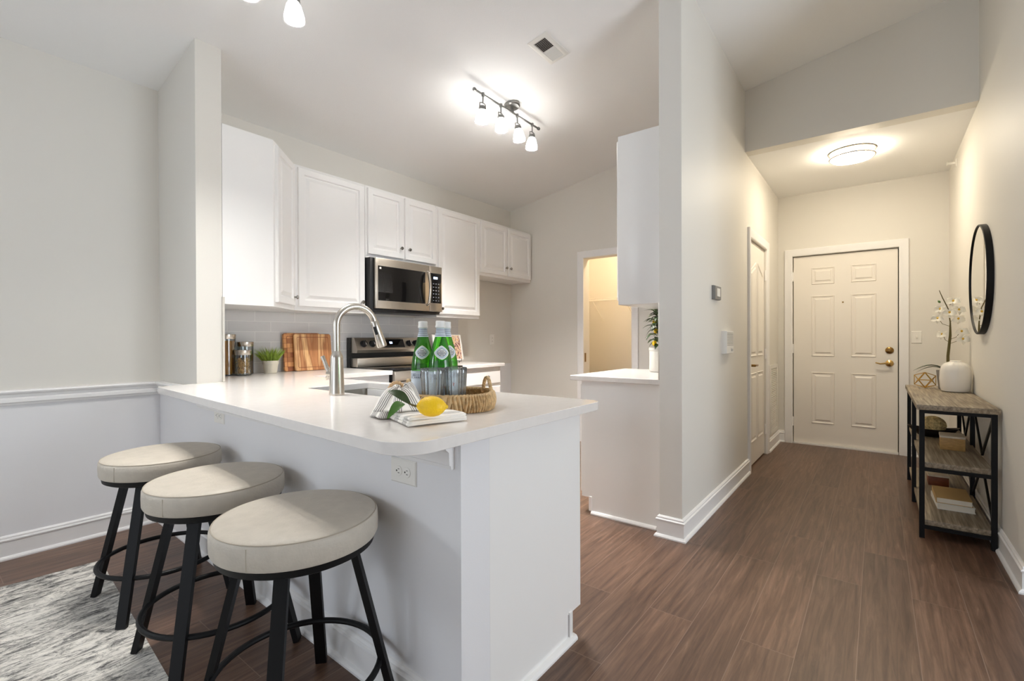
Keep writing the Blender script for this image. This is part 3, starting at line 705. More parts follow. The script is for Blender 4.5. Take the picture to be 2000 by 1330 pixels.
# ------------------------------------------------------------------ lights
def track_light(label, cx, cy, length, n, drop, aims, ms=M_shade, ml=M_lamp):
    sl = math.atan(.172); zt = zc(cx)
    t = thing('track_light', label, 'ceiling light', (cx, cy, zt), 'brushed steel track lights')
    nrm = Vector((.172, 0, -1)).normalized()
    mk('canopy', lathe(bmesh.new(), [(.062, .0005), (.062, .018), (.052, .026), (0, .028)], (cx - .0, cy + .05, zt), nrm, 32), M_fixture, t)
    b0 = Vector((cx + .012, cy, zt - .07))
    bmr = cyl(bmesh.new(), b0 - Vector((0, length / 2, 0)), b0 + Vector((0, length / 2, 0)), .0075, n=12)
    for s in (-1, 1): lathe(bmr, [(0, -.014), (.012, -.009), (.014, 0), (.012, .009), (0, .014)], b0 + Vector((0, s * length / 2, 0)), (0, 1, 0), 14)
    cyl(bmr, (cx, cy + .05, zt - .02), (b0.x, cy + .05, b0.z), .009, n=12)
    mk('bar', bmr, M_fixture, t)
    for k in range(n):
        y = cy - length / 2 + length * (.115 + .77 * k / (n - 1)); ax = Vector(aims[k % len(aims)]).normalized()
        p = Vector((b0.x, y, b0.z)); j = p + Vector((0, 0, -.04)) + ax * .02
        hb = cyl(bmesh.new(), p + Vector((0, 0, .012)), p + Vector((0, 0, -.012)), .012, n=12)
        tube(hb, [p + Vector((0, 0, -.01)), p + Vector((0, 0, -.03)) + ax * .01, j], .0055, 8)
        s = ax.cross(Vector((1, 0, 0))).normalized()
        tube(hb, [j + s * .03 + ax * .04, j + s * .03 + ax * .005, j + s * .012, j, j - s * .012, j - s * .03 + ax * .005, j - s * .03 + ax * .04], .004, 8)
        lathe(hb, [(.0, .018), (.02, .02), (.026, .028), (.026, .048)], j, ax, 20)
        hd = mk('lamp_head', hb, M_fixture, t)
        mk('glass_shade', lathe(bmesh.new(), [(.024, .045), (.031, .06), (.040, .085), (.0475, .115), (.0475, .138), (.0445, .138), (.0445, .115), (.040, .085), (.034, .063), (.0, .058)], j, ax, 24), ms, hd)
        mk('lamp', lathe(bmesh.new(), [(.034, .068), (.034, .072), (0, .072)], j, ax, 24), ml, hd)
    return t
track_light('four-lamp brushed steel track light on the kitchen ceiling, lit', -2.272, 2.91, .80, 4, .07, [(-.15, .05, -1), (.1, -.1, -1), (.05, .12, -1), (-.05, .0, -1)])
track_light('lit track light above the breakfast bar, one white shade in view', -2.285, 1.0, .52, 3, .07, [(-.05, .05, -1), (.05, -.1, -1), (.0, .05, -1)], M_shade2, M_lamp2)

t = thing('flush_ceiling_light', 'lit round flush ceiling light with two steel bands, on the lowered entry ceiling', 'ceiling light', (-.172, 4.9, 2.72))
c = (-.172, 4.9, 2.72)
mk('rim', lathe(bmesh.new(), [(.150, -.0005), (.165, -.002), (.166, -.012), (.150, -.014)], c, (0, 0, 1), 48), M_steel, t)
mk('diffuser', lathe(bmesh.new(), [(.149, -.001), (.149, -.055), (.14, -.066), (0, -.071)], c, (0, 0, 1), 48), M_diff, t)
bm = bmesh.new()
tube(bm, [(c[0] + .157 * math.cos(2 * PI * k / 48), c[1] + .157 * math.sin(2 * PI * k / 48), 2.72 - .052) for k in range(48)], .0065, 8, closed=True)
for k in range(3): a = 2 * PI * k / 3 + .4; cyl(bm, (c[0] + .158 * math.cos(a), c[1] + .158 * math.sin(a), 2.71), (c[0] + .158 * math.cos(a), c[1] + .158 * math.sin(a), 2.668), .004, n=8)
mk('steel_band', bm, M_steel, t)
t = thing('closet_ceiling_light', 'warm lamp on the pantry closet ceiling', 'ceiling light', (-2.1, 5.2, 2.55))
mk('base', cyl(bmesh.new(), (-2.1, 5.2, 2.5499), (-2.1, 5.2, 2.53), .06, n=24), M_plate, t)
mk('globe', lathe(bmesh.new(), [(0, -.1), (.04, -.088), (.06, -.05), (.04, -.012), (.03, 0)], (-2.1, 5.2, 2.53), (0, 0, 1), 24), M_bulb, t)

# ceiling air vent on the sloped ceiling
zt = zc(-1.733)
t = thing('ceiling_vent', 'white rectangular air vent in the kitchen ceiling', 'vent', (-1.733, 2.66, zt))
nv = Vector((.172, 0, -1)).normalized(); uv_ = Vector((1, 0, .172)).normalized(); O = Vector((-1.733, 2.66, zt))
bm = bmesh.new(); W_, H_ = .148, .29
rings(bm, [(-W_ / 2, -H_ / 2), (W_ / 2, -H_ / 2), (W_ / 2, H_ / 2), (-W_ / 2, H_ / 2)], [(0, 0), (0, .004), (.012, .010), (.03, .010), (.032, .002)], O, uv_, (0, 1, 0), nv, back=True)
mk('frame', bm, M_plate, t)
bm = bmesh.new(); rings(bm, [(-.042, -.112), (.042, -.112), (.042, .112), (-.042, .112)], [(0, .002), (0, .003)], O, uv_, (0, 1, 0), nv); mk('duct', bm, M_gap, t)
bm = bmesh.new()
for k in range(18):
    y = -.107 + .0126 * k; s = .0035 if k >= 9 else -.0055; p = O + Vector((0, y, 0)) + nv * .007
    d = Vector((0, s, 0)) + nv * .004
    q = [p - uv_ * .042 - d, p + uv_ * .042 - d, p + uv_ * .042 + d, p - uv_ * .042 + d]; th = Vector((0, .0008, 0))
    A = [bm.verts.new(x) for x in q]; B = [bm.verts.new(x + th) for x in q]
    for i in range(4): bm.faces.new([A[i], A[(i + 1) % 4], B[(i + 1) % 4], B[i]])
    bm.faces.new(A); bm.faces.new(B)
mk('slats', bm, M_plate, t)

# ------------------------------------------------------------------ wall fittings
def plate_bm(c, U, N, w, h, d=.006, V=(0, 0, 1)):
    U, V, N = Vector(U), Vector(V), Vector(N)
    return rings(bmesh.new(), rect(w, h), [(0, 0), (0, d * .5), (.004, d), ], Vector(c) - U * w / 2 - V * h / 2, U, V, N, back=True)
def outlet(label, c, U, N, w, h, horiz, group='white wall outlets'):
    t = thing('wall_outlet', label, 'outlet', c, group); c, U_, N_ = Vector(c), Vector(U), Vector(N)
    mk('cover_plate', plate_bm(c, U, N, w, h), M_plate, t)
    for s in (-1, 1):
        o = c + (U_ if horiz else Vector((0, 0, 1))) * s * .020 + N_ * .006
        f = mk('socket', lathe(bmesh.new(), [(.0165, 0), (.0165, .0012), (.0155, .002), (0, .002)], o, N_, 24), M_plate, t)
        sl = bmesh.new(); A, B = (Vector((0, 0, 1)), U_) if horiz else (U_, Vector((0, 0, 1)))
        for q in (-1, 1):
            p = o + A * .006 * q + B * .002 + N_ * .0018; bar(sl, p - B * .0038, p + B * .0038, .0018, .001, up=N_)
        lathe(sl, [(.0028, 0), (.0028, .0006), (0, .0006)], o - B * .0075 + N_ * .0018, N_, 10)
        mk('slots', sl, M_gap, f)
    return t
outlet('white outlet plate on the breakfast bar wall under the worktop, above the nearest stool', (-1.187, ybar(-1.187), .742), (1, 0, 0), (0, -1, 0), .122, .078, True)
outlet('white outlet plate on the breakfast bar wall beside the wall stub, above the farthest stool', (-2.675, ybar(-2.675), .77), (1, 0, 0), (0, -1, 0), .122, .078, True)
outlet('pale outlet plate on the bare wall of the empty fridge space', (XL, 4.36, 1.15), (0, 1, 0), (1, 0, 0), .078, .122, False)
t = thing('light_switch', 'white light switch plate on the wall right of the front door', 'light switch', (.297, 6.04, 1.16))
mk('cover_plate', plate_bm((.297, 6.04, 1.16), (1, 0, 0), (0, -1, 0), .078, .118), M_plate, t)
mk('toggle', bx(bmesh.new(), .291, .303, 6.022, 6.035, 1.152, 1.176, .002), M_plate, t)
t = thing('thermostat', 'small grey thermostat with a pale screen on the hall wall near the pillar', 'thermostat', (-.885, 3.42, 1.467))
mk('body', plate_bm((-.885, 3.425, 1.467), (0, 1, 0), (1, 0, 0), .15, .095, .024), M_greyplast, t)
mk('screen', plate_bm((-.861, 3.435, 1.470), (0, 1, 0), (1, 0, 0), .075, .055, .0012), M_plate, t)
t = thing('door_chime', 'white louvred door chime box on the hall wall below the thermostat', 'door chime', (-.885, 3.71, 1.13))
mk('body', plate_bm((-.885, 3.71, 1.128), (0, 1, 0), (1, 0, 0), .21, .165, .034), M_plate, t)
bm = bmesh.new()
for k in range(9): bar(bm, (-.851, 3.625, 1.195 - .011 * k), (-.851, 3.795, 1.195 - .011 * k), .004, .003, up=(0, 0, 1))
mk('louvres', bm, M_greyplast, t)
bm = bmesh.new()
for k, h in enumerate((.022, .014, .018)): bar(bm, (-.851, 3.74 + .02 * k, 1.062), (-.851, 3.74 + .02 * k, 1.062 + h), .006, .002, up=(1, 0, 0))
mk('mark', bm, M_greyink, t)
t = thing('return_air_grille', 'tall white return air grille low on the hall wall past the closet door', 'vent', (-.885, 5.70, .52))
gy0, gy1, gz0, gz1 = 5.50, 5.93, .155, .875
bm = bmesh.new()
for a in ((gy0, gy1, gz0, gz0 + .035), (gy0, gy1, gz1 - .035, gz1), (gy0, gy0 + .035, gz0 + .035, gz1 - .035), (gy1 - .035, gy1, gz0 + .035, gz1 - .035)): bx(bm, -.8845, -.872, *a)
mk('frame', bm, M_plate, t)
bm = bmesh.new(); n_ = 34
for k in range(n_):
    z = gz0 + .04 + (gz1 - gz0 - .08) * k / (n_ - 1); bar(bm, (-.878, gy0 + .034, z), (-.878, gy1 - .034, z), .010, .0035, up=(.5, 0, .85))
mk('slats', bm, M_plate, t)
t = thing('sprinkler_head', 'small white sidewall sprinkler head high on the right wall', 'sprinkler', (.53, 5.5, 2.64))
mk('escutcheon', lathe(bmesh.new(), [(.035, 0), (.033, .006), (.01, .01), (.01, .06), (0, .06)], (.53, 5.5, 2.64), (-1, 0, 0), 20), M_plate, t)
mk('deflector', cyl(bmesh.new(), (.472, 5.5, 2.64), (.468, 5.5, 2.64), .018, n=16), M_plate, t)
t = thing('round_wall_fitting', 'round bronze fitting on the warm-lit pantry closet wall', 'wall fitting', (-1.6, 5.16, 1.29))  # unidentified round fitting, modelled by its look alone
mk('disc', lathe(bmesh.new(), [(.03, 0), (.03, .006), (.018, .02), (.022, .03), (0, .034)], (-1.6, 5.42, 1.30), (-1, 0, 0), 20), M_bronze, t)
mk('hinge_leaf', box(-2.62, -2.617, 4.745, 4.775, .895, .995), M_bronze, closet_casing)
# wire shelf in the pantry closet
t = thing('wire_shelf', 'white wire shelf on brackets inside the pantry closet', 'shelf', (-2.5, 5.6, 1.62))
bm = bmesh.new(); zs = 1.665
for y in (5.45, 5.745): cyl(bm, (-3.09, y, zs), (-2.02, y, zs), .004, n=8)
cyl(bm, (-3.09, 5.45, zs - .03), (-2.02, 5.45, zs - .03), .004, n=8)
for k in range(40): x = -3.07 + .027 * k; cyl(bm, (x, 5.745, zs + .003), (x, 5.45, zs + .003), .0022, n=6); cyl(bm, (x, 5.45, zs), (x, 5.45, zs - .03), .0022, n=6)
mk('wires', bm, M_wirewhite, t)
for x in (-2.9, -2.45, -2.03): mk('bracket', bar(bmesh.new(), (x, 5.46, zs - .03), (x, 5.748, zs - .26), .012, .006, up=(1, 0, 0)), M_wirewhite, t)

# ------------------------------------------------------------------ bar stools
def stool():
    t = thing('bar_stool', '', 'stool', (0, 0, 0), 'round taupe bar stools')
    Rr = .229
    prof = [(0, .628), (Rr * .5, .627), (Rr - .03, .622), (Rr - .012, .617), (Rr - .006, .6145), (Rr - .003, .6145)]
    mk('seat', lathe(bmesh.new(), [(Rr - .004, .548), (Rr, .556), (Rr + .001, .585), (Rr, .606), (Rr - .005, .614), (Rr - .012, .6185), (Rr - .03, .623), (Rr * .5, .6275), (0, .628)], n=64), M_seat, t, local=True, angle=60)
    st = tube(bmesh.new(), [((Rr - .005) * math.cos(2 * PI * k / 64), (Rr - .005) * math.sin(2 * PI * k / 64), .6145) for k in range(64)], 0.0017, 6, closed=True)
    for a in (-62, 120): tube(st, [((Rr + .0003) * math.cos(R(a)), (Rr + .0003) * math.sin(R(a)), z) for z in (.552, .57, .59, .608)], .0012, 6)
    s_ = mk('piping', st, M_seam, t, local=True)
    mk('seat_ring', lathe(bmesh.new(), [(0, .522), (Rr - .022, .522), (Rr - .012, .527), (Rr - .008, .545), (Rr - .02, .5475), (0, .5475)], n=64), M_blackmetal, t, local=True)
    for sx in (-1, 1):
        for sy in (-1, 1):
            mk('leg', bar(bmesh.new(), (sx * .108, sy * .108, .525), (sx * .203, sy * .203, .0), .037, .02, up=(sx, sy, 0)), M_blackmetal, t, local=True)
    mk('foot_ring', tube(bmesh.new(), [(.236 * math.cos(2 * PI * k / 56), .236 * math.sin(2 * PI * k / 56), .17) for k in range(56)], .0095, 10, closed=True), M_blackmetal, t, local=True)
    return t
def dup(root):
    r = root.copy(); col.objects.link(r)
    for ch in list(root.children):
        c = ch.copy(); col.objects.link(c); c.parent = r
        for g in list(ch.children):
            d = g.copy(); col.objects.link(d); d.parent = c
    return r
s0 = stool()
RUGZ = .009
for i, (x, y, lab, rz) in enumerate(((-1.376, .735, 'round taupe bar stool nearest the camera, under the rounded end of the worktop', 2), (-1.980, .742, 'middle of the three round taupe bar stools', -1), (-2.607, .752, 'round taupe bar stool farthest along the bar, beside the left wall', 0))):
    s = s0 if i == 0 else dup(s0)
    s.location = (x, y, .0015); s.scale = (1, 1, 1.035); s.rotation_euler.z = R(rz); s['label'] = lab

# rug
b_ = prism(bmesh.new(), [(-3.24, .655), (-.3, .458), (-.48, -2.2), (-3.42, -2.0)], .0006, .0014)
rg = mk('area_rug', b_, M_rug); tag(rg, 'abstract grey and cream rug on the dark floor, its edge under the bar stools', 'rug')

# ------------------------------------------------------------------ things on the worktops
def leaf(bm, base, d, up, L, W, curl=.25, n=7, mi=0, th=.0006):
    base, d, up = Vector(base), Vector(d).normalized(), Vector(up); s = d.cross(up).normalized(); up = s.cross(d).normalized(); top = []; rows = []
    for i in range(n + 1):
        t = i / n; wv = W * math.sin(PI * min(1, t * .96 + .02)) ** .8 * (1 - .25 * t); c = base + d * L * t + up * (L * (.18 * math.sin(PI * t) - curl * t * t))
        rows.append([bm.verts.new(c - s * wv / 2 + up * wv * .16), bm.verts.new(c), bm.verts.new(c + s * wv / 2 + up * wv * .16)])
    for A, B in zip(rows, rows[1:]):
        for k in range(2): bm.faces.new([A[k], A[k + 1], B[k + 1], B[k]]).material_index = mi
    return bm

CT = .9125
# jars against the tile
def jar(label, x, y, r, h, kind):
    t = thing('storage_jar', label, 'jar', (x, y, CT), 'glass storage jars with steel lids')
    lid = .034
    mk('glass', lathe(bmesh.new(), [(r - .004, 0), (r, .004), (r, h - lid), (r - .003, h - lid), (r - .003, .006), (0, .006)], (x, y, CT), n=40), M_glass, t)
    mk('lid', lathe(bmesh.new(), [(r + .001, h - lid), (r + .002, h - lid + .002), (r + .002, h - .003), (r - .001, h), (0, h)], (x, y, CT), n=40), M_nickel, t)
    bm = bmesh.new(); rnd = random.Random(int(x * 1000))
    if kind == 'spaghetti':
        for k in range(150):
            a, q = rnd.random() * 2 * PI, (r - .008) * math.sqrt(rnd.random()); b = a + rnd.uniform(-.5, .5); q2 = (r - .008) * math.sqrt(rnd.random())
            bar(bm, (x + q * math.cos(a), y + q * math.sin(a), CT + .008), (x + q2 * math.cos(b), y + q2 * math.sin(b), CT + h - lid - .012), .0026, .0026, up=(1, .1, 0))
        c = mk('spaghetti', bm, M_spag, t); c['kind'] = 'stuff'
    elif kind == 'pasta':
        for k in range(170):
            a, q = rnd.random() * 2 * PI, (r - .014) * rnd.random() ** .35; z = CT + .016 + (h - lid - .04) * rnd.random(); d = Vector((rnd.uniform(-1, 1), rnd.uniform(-1, 1), rnd.uniform(-.7, .7))).normalized() * .011
            p = Vector((x + q * math.cos(a), y + q * math.sin(a), z)); tube(bm, [p - d, p, p + d], .0038, 6)
        c = mk('pasta', bm, M_penne, t); c['kind'] = 'stuff'
    else:
        lathe(bm, [(r - .005, .008), (r - .005, h * .62), (0, h * .66)], (x, y, CT), n=28); c = mk('dry_goods', bm, M_oats, t); c['kind'] = 'stuff'
jar('tall glass jar of spaghetti with a steel lid, beside the wall stub', -3.565, 1.40, .054, .285, 'spaghetti')
jar('short glass jar of pasta shapes with a steel lid, in front of the other jars', -3.475, 1.468, .050, .175, 'pasta')
jar('mid-height glass jar with a steel lid, behind the pasta jar', -3.58, 1.525, .054, .232, 'oats')

# potted grass
gx, gy = -3.54, 1.685
t = thing('potted_grass', 'small cream pot of green artificial grass between the jars and the cutting boards', 'plant', (gx, gy, CT))
mk('pot', lathe(bmesh.new(), [(.040, 0), (.043, .003), (.051, .066), (.0545, .067), (.056, .092), (.052, .092), (.05, .078), (0, .076)], (gx, gy, CT), n=40), M_potmatte, t)
bm = bmesh.new()
for k in range(260):
    a, q = random.random() * 2 * PI, .045 * math.sqrt(random.random()); ln = random.uniform(.085, .135); tilt = q / .045 * random.uniform(.3, .9)
    b = Vector((gx + q * math.cos(a), gy + q * math.sin(a), CT + .076)); d = Vector((math.cos(a) * tilt, math.sin(a) * tilt, 1)).normalized(); s = d.cross(Vector((random.uniform(-1, 1), random.uniform(-1, 1), .1))).normalized() * .0022
    m_ = b + d * ln * .55; e = b + d * ln + Vector((math.cos(a), math.sin(a), -.3)) * ln * .12
    v = [bm.verts.new(x) for x in (b - s, b + s, m_ + s * .8, e, m_ - s * .8)]; bm.faces.new(v)
g = mk('grass', bm, M_grass, t); g['kind'] = 'stuff'

# cutting boards leaning on the tile
def board(name, label, y0, y1, h, th, xfoot, lean, m):
    t = thing(name, label, 'cutting board', (xfoot, (y0 + y1) / 2, CT), 'wooden cutting boards')
    t.rotation_euler = (0, -lean, 0)
    w = y1 - y0; o = arc(-w / 2 + .02, .02, .02, 180, 270, 4) + arc(w / 2 - .02, .02, .02, 270, 360, 4) + arc(w / 2 - .02, h - .02, .02, 0, 90, 4) + arc(-w / 2 + .02, h - .02, .02, 90, 180, 4)
    bm = rings(bmesh.new(), o, [(.003, -th), (0, -th + .003), (0, -.003), (.003, 0)], (th, 0, 0), (0, 1, 0), (0, 0, 1), (1, 0, 0), back=True)
    mk('panel', bm, m, t, local=True)
    q = .026; gp = [Vector((th - .0008, a, b)) for a, b in arc(-w / 2 + q + .008, q + .008, .008, 180, 270, 3) + arc(w / 2 - q - .008, q + .008, .008, 270, 360, 3) + arc(w / 2 - q - .008, h - q - .008, .008, 0, 90, 3) + arc(-w / 2 + q + .008, h - q - .008, .008, 90, 180, 3)]
    mk('juice_groove', tube(bmesh.new(), gp, .0022, 6, closed=True), M_boxred, t, local=True); return t
board('cutting_board', 'dark checkered end-grain cutting board leaning on the tile behind the striped one', 1.815, 2.12, .296, .02, -3.608, .08, M_board2)
board('cutting_board', 'pale striped wooden cutting board leaning in front of the checkered one', 1.885, 2.20, .290, .018, -3.575, .11, M_board1)

# cookbook on a stand
t = thing('cookbook', 'open cookbook with a food photo on its right page, standing right of the range', 'book', (-3.5, 3.36, CT))
lean = .2
def pg(y, s, off=0): return Vector((-3.43 - s * math.sin(lean) + off, y + .03, CT + .03 + s * math.cos(lean)))
def slab(pts, thv, m, nm, par):
    bm = bmesh.new(); A = [bm.verts.new(p) for p in pts]; B = [bm.verts.new(p + Vector(thv)) for p in pts]; n = len(pts)
    for k in range(n): bm.faces.new([A[k], A[(k + 1) % n], B[(k + 1) % n], B[k]])
    bm.faces.new(A); bm.faces.new(B[::-1]); return mk(nm, bm, m, par)
slab([pg(3.20, 0), pg(3.395, 0, .02), pg(3.395, .265, .02), pg(3.20, .265)], (-.012, 0, 0), M_white, 'left_pages', t)
slab([pg(3.397, 0, .02), pg(3.60, 0), pg(3.60, .265), pg(3.397, .265, .02)], (-.012, 0, 0), M_white, 'right_pages', t)
slab([pg(3.405, .012, .0215), pg(3.575, .012, .0045), pg(3.575, .257, .0045), pg(3.405, .257, .0215)], (-.001, 0, 0), M_photo, 'photo', t)
bm = bmesh.new()
for k in range(9): a, b = pg(3.235, .225 - .018 * k, .005), pg(3.37 - .02 * (k % 3), .225 - .018 * k, .0185); bar(bm, a, b, .004, .001, up=(1, 0, 0))
mk('text_lines', bm, M_greyink, t)
st = thing('book_stand', 'thin wire stand holding the open cookbook', 'stand', (-3.52, 3.4, CT))
bm = bmesh.new()
for y in (3.30, 3.50):
    tube(bm, [(-3.37, y + .03, CT + .045), (-3.37, y + .03, CT + .02), (-3.43, y + .03, CT + .02), (-3.465, y + .03, CT + .03)] + [pg(y, .22, -.03)], .003, 8); tube(bm, [pg(y, .2, -.03), (-3.60, y + .03, CT + .1), (-3.605, y + .03, CT + .003)], .003, 8); tube(bm, [(-3.40, y + .03, CT + .02), (-3.40, y + .03, CT + .003)], .003, 8)
mk('wire', bm, M_blackmetal, st)

# basket
BCX, BCY, BTH = -1.221, 1.215, R(36); BA, BB = .156, .142
def bp(a, s=1.0, z=0.0, da=0, db=0):
    ca, sa = math.cos(a), math.sin(a); e = .72
    X = (BA + da) * s * math.copysign(abs(ca) ** e, ca); Y = (BB + db) * s * math.copysign(abs(sa) ** e, sa)
    return Vector((BCX + X * math.cos(BTH) - Y * math.sin(BTH), BCY + X * math.sin(BTH) + Y * math.cos(BTH), CT + z))
t = thing('basket', 'oval woven seagrass tray basket with arched end handles, holding the bottles and glasses', 'basket', (BCX, BCY, CT))
bm = bmesh.new(); NA, NZ = 560, 10; HB = .055
rows = []
for lay, dd in ((0, 0), (1, -.012)):
    for j in range(NZ + 1):
        jj = j if lay == 0 else NZ - j; z = HB * jj / NZ if lay == 0 else .008 + (HB - .008) * jj / NZ; rr_ = []
        for k in range(NA):
            a = 2 * PI * k / NA; ph = a * 40 + jj / NZ * 2.2 * (1 if int(a * 15 / PI) % 2 else -1)
            off = .009 * abs(math.sin(ph)) + .006 * math.sin(PI * (jj / NZ)) - .002
            q = bp(a, 1, z + .001, off + dd, off + dd); rr_.append(bm.verts.new(q))
        rows.append(rr_)
for A, B in zip(rows, rows[1:]):
    for k in range(NA): bm.faces.new([A[k], A[(k + 1) % NA], B[(k + 1) % NA], B[k]])
bm.faces.new(rows[-1])
mk('woven_wall', bm, M_seagrass, t, angle=50)
rb = bmesh.new()
for ph in (0, PI): tube(rb, [bp(2 * PI * k / 240, 1, HB + .003 * math.sin(2 * PI * k / 240 * 40 + ph), -.004 + .004 * math.cos(2 * PI * k / 240 * 40 + ph), -.004 + .004 * math.cos(2 * PI * k / 240 * 40 + ph)) for k in range(240)], .0048, 7, closed=True)
mk('rim', rb, M_seagrass, t)
for s in (1, -1):
    bm = bmesh.new()
    e = [bp((0 if s > 0 else PI) + w_, 1, HB, -.005, -.005) for w_ in (.02, .85)]
    for ph in (0, 2.1, 4.2):
        pts = []
        for k in range(41):
            u = k / 40; p = e[0].lerp(e[1], u); p.z += .062 * math.sin(PI * u) ** .6 - .012
            pts.append(p + Vector((math.cos(ph + k * .9), math.sin(ph + k * .9), 0)) * .003)
        tube(bm, pts, .0042, 7)
    mk('handle', bm, M_seagrass, t)

# bottles
def text_mesh(bm, txt, size, place, mi):
    cu = bpy.data.curves.new('t', 'FONT'); cu.body = txt; cu.size = size; cu.align_x = 'CENTER'; cu.fill_mode = 'FRONT'
    o = bpy.data.objects.new('t', cu); col.objects.link(o); bpy.context.view_layer.update()
    me = o.evaluated_get(bpy.context.evaluated_depsgraph_get()).to_mesh()
    vs_ = [bm.verts.new(place(v.co.x, v.co.y)) for v in me.vertices]
    for p in me.polygons:
        try: bm.faces.new([vs_[i] for i in p.vertices]).material_index = mi
        except ValueError: pass
    o.to_mesh_clear(); bpy.data.objects.remove(o); bpy.data.curves.remove(cu)
def bottle(label, x, y, face):
    z0 = CT + .012
    t = thing('bottle', label, 'bottle', (x, y, z0), 'green mineral water bottles')
    H = .300; r = .0435
    outer = [(.03, 0), (.040, .002), (r, .008), (r, .125), (.0425, .142), (.039, .165), (.0325, .195), (.0255, .222), (.019, .245), (.0155, .258), (.0145, .27), (.0145, .285)]
    def rad(z):
        for (a, b), (c, d) in zip(outer, outer[1:]):
            if b <= z <= d: return a + (c - a) * (z - b) / (d - b)
        return .0145
    ob = [(0, .003)] + outer
    mk('glass', lathe(bmesh.new(), ob + [(.012, .285), (0, .285)], (x, y, z0), n=40), M_green, t, angle=50)
    mk('cap', lathe(bmesh.new(), [(.0175, .276), (.018, .279), (.0175, .284), (.0165, .286), (.0168, .299), (.015, .301), (0, .301)], (x, y, z0), n=32, rfun=lambda a, h: 1 + .012 * math.sin(a * 16)), M_foil, t)
    nk = mk('neck_label', lathe(bmesh.new(), [(.0205, .243), (.0158, .2595), (.0152, .275)], (x, y, z0), n=36), M_label, t)
    nb = bmesh.new()
    for zz in (.249, .257, .264, .270): lathe(nb, [(rad(zz) + .0016, zz - .0012), (rad(zz) + .0017, zz + .0012)], (x, y, z0), n=36)
    mk('neck_lettering', nb, M_greyink, nk)
    lb = mk('wrap_label', lathe(bmesh.new(), [(r + .0007, .012), (r + .0007, .118)], (x, y, z0), n=48), M_label, t)
    def on(u, z, e): a = face + u / (r + e); return Vector((x + (r + e) * math.cos(a), y + (r + e) * math.sin(a), z0 + z))
    tb = bmesh.new(); text_mesh(tb, 'S.PELLEGRINO', .0165, lambda u, v: on(u, .093 + v * 1.35, .0014), 0); mk('lettering', tb, M_navy, lb)
    tb = bmesh.new()
    for zz in (.114, .09, .034, .016):
        for k in range(40): a0, a1 = -.06 + .003 * k, -.06 + .003 * (k + 1); tb.faces.new([tb.verts.new(on(q, zz + h, .0013)) for q, h in ((a0, 0), (a1, 0), (a1, .0012), (a0, .0012))])
    mk('rule_lines', tb, M_greyink, lb)
    sb = bmesh.new(); c = sb.verts.new(on(.006, .064, .0016)); pts = [sb.verts.new(on(.006 + q * math.sin(PI * k / 5), .064 + q * math.cos(PI * k / 5), .0014)) for k, q in ((k, .011 if k % 2 == 0 else .0045) for k in range(10))]
    for k in range(10): sb.faces.new([c, pts[k], pts[(k + 1) % 10]])
    mk('star', sb, M_red, lb)
    # lozenge label on the shoulder
    def dia(s, e):
        bm = bmesh.new(); c = None; out = []
        for k in range(48):
            a = 2 * PI * k / 48; q = (abs(math.cos(a)) ** 1.35 + abs(math.sin(a)) ** 1.35) ** (-1 / 1.35); u, v = .0295 * s * q * math.cos(a), .0265 * s * q * math.sin(a); z = .186 + v * .95
            rr_ = rad(z) + e; an = face + u / .036; out.append(bm.verts.new((x + rr_ * math.cos(an), y + rr_ * math.sin(an), z0 + z)))
        rr_ = rad(.186) + e; inner = []
        c = bm.verts.new((x + rr_ * math.cos(face), y + rr_ * math.sin(face), z0 + .186))
        mid = []
        for k in range(48):
            a = 2 * PI * k / 48; q = (abs(math.cos(a)) ** 1.35 + abs(math.sin(a)) ** 1.35) ** (-1 / 1.35) * .5; u, v = .0295 * s * q * math.cos(a), .0265 * s * q * math.sin(a); z = .186 + v * .95
            rr_ = rad(z) + e; an = face + u / .036; mid.append(bm.verts.new((x + rr_ * math.cos(an), y + rr_ * math.sin(an), z0 + z)))
        for k in range(48): bm.faces.new([out[k], out[(k + 1) % 48], mid[(k + 1) % 48], mid[k]]); bm.faces.new([mid[k], mid[(k + 1) % 48], c])
        return bm
    dl = mk('lozenge_label', dia(1, .0012), M_white, t); mk('grey_field', dia(.86, .0017), M_label, dl); mk('ring', dia(.62, .0021), M_greyink, dl); mk('centre', dia(.54, .0025), M_white, dl)
    tb = bmesh.new()
    for dv_, hw in ((.006, .008), (.001, .014), (-.004, .014), (-.009, .008)):
        z = .186 + dv_; rr_ = rad(z) + .0034
        for k in range(6):
            u0, u1 = -hw + 2 * hw * k / 6, -hw + 2 * hw * (k + .8) / 6
            tb.faces.new([tb.verts.new((x + rr_ * math.cos(face + q / .036), y + rr_ * math.sin(face + q / .036), z0 + z + h)) for q, h in ((u0, -.001), (u1, -.001), (u1, .0014), (u0, .0014))])
    mk('fine_print', tb, M_navy, dl)
FACE = math.atan2(-1.25, 1.40)
bottle('green mineral water bottle standing apart, leftmost in the basket', -1.350, 1.207, FACE - .1)
bottle('green mineral water bottle in front of the two that overlap', -1.263, 1.213, FACE + .1)
bottle('green mineral water bottle half hidden behind another, rightmost in the basket', -1.316, 1.296, FACE + .35)

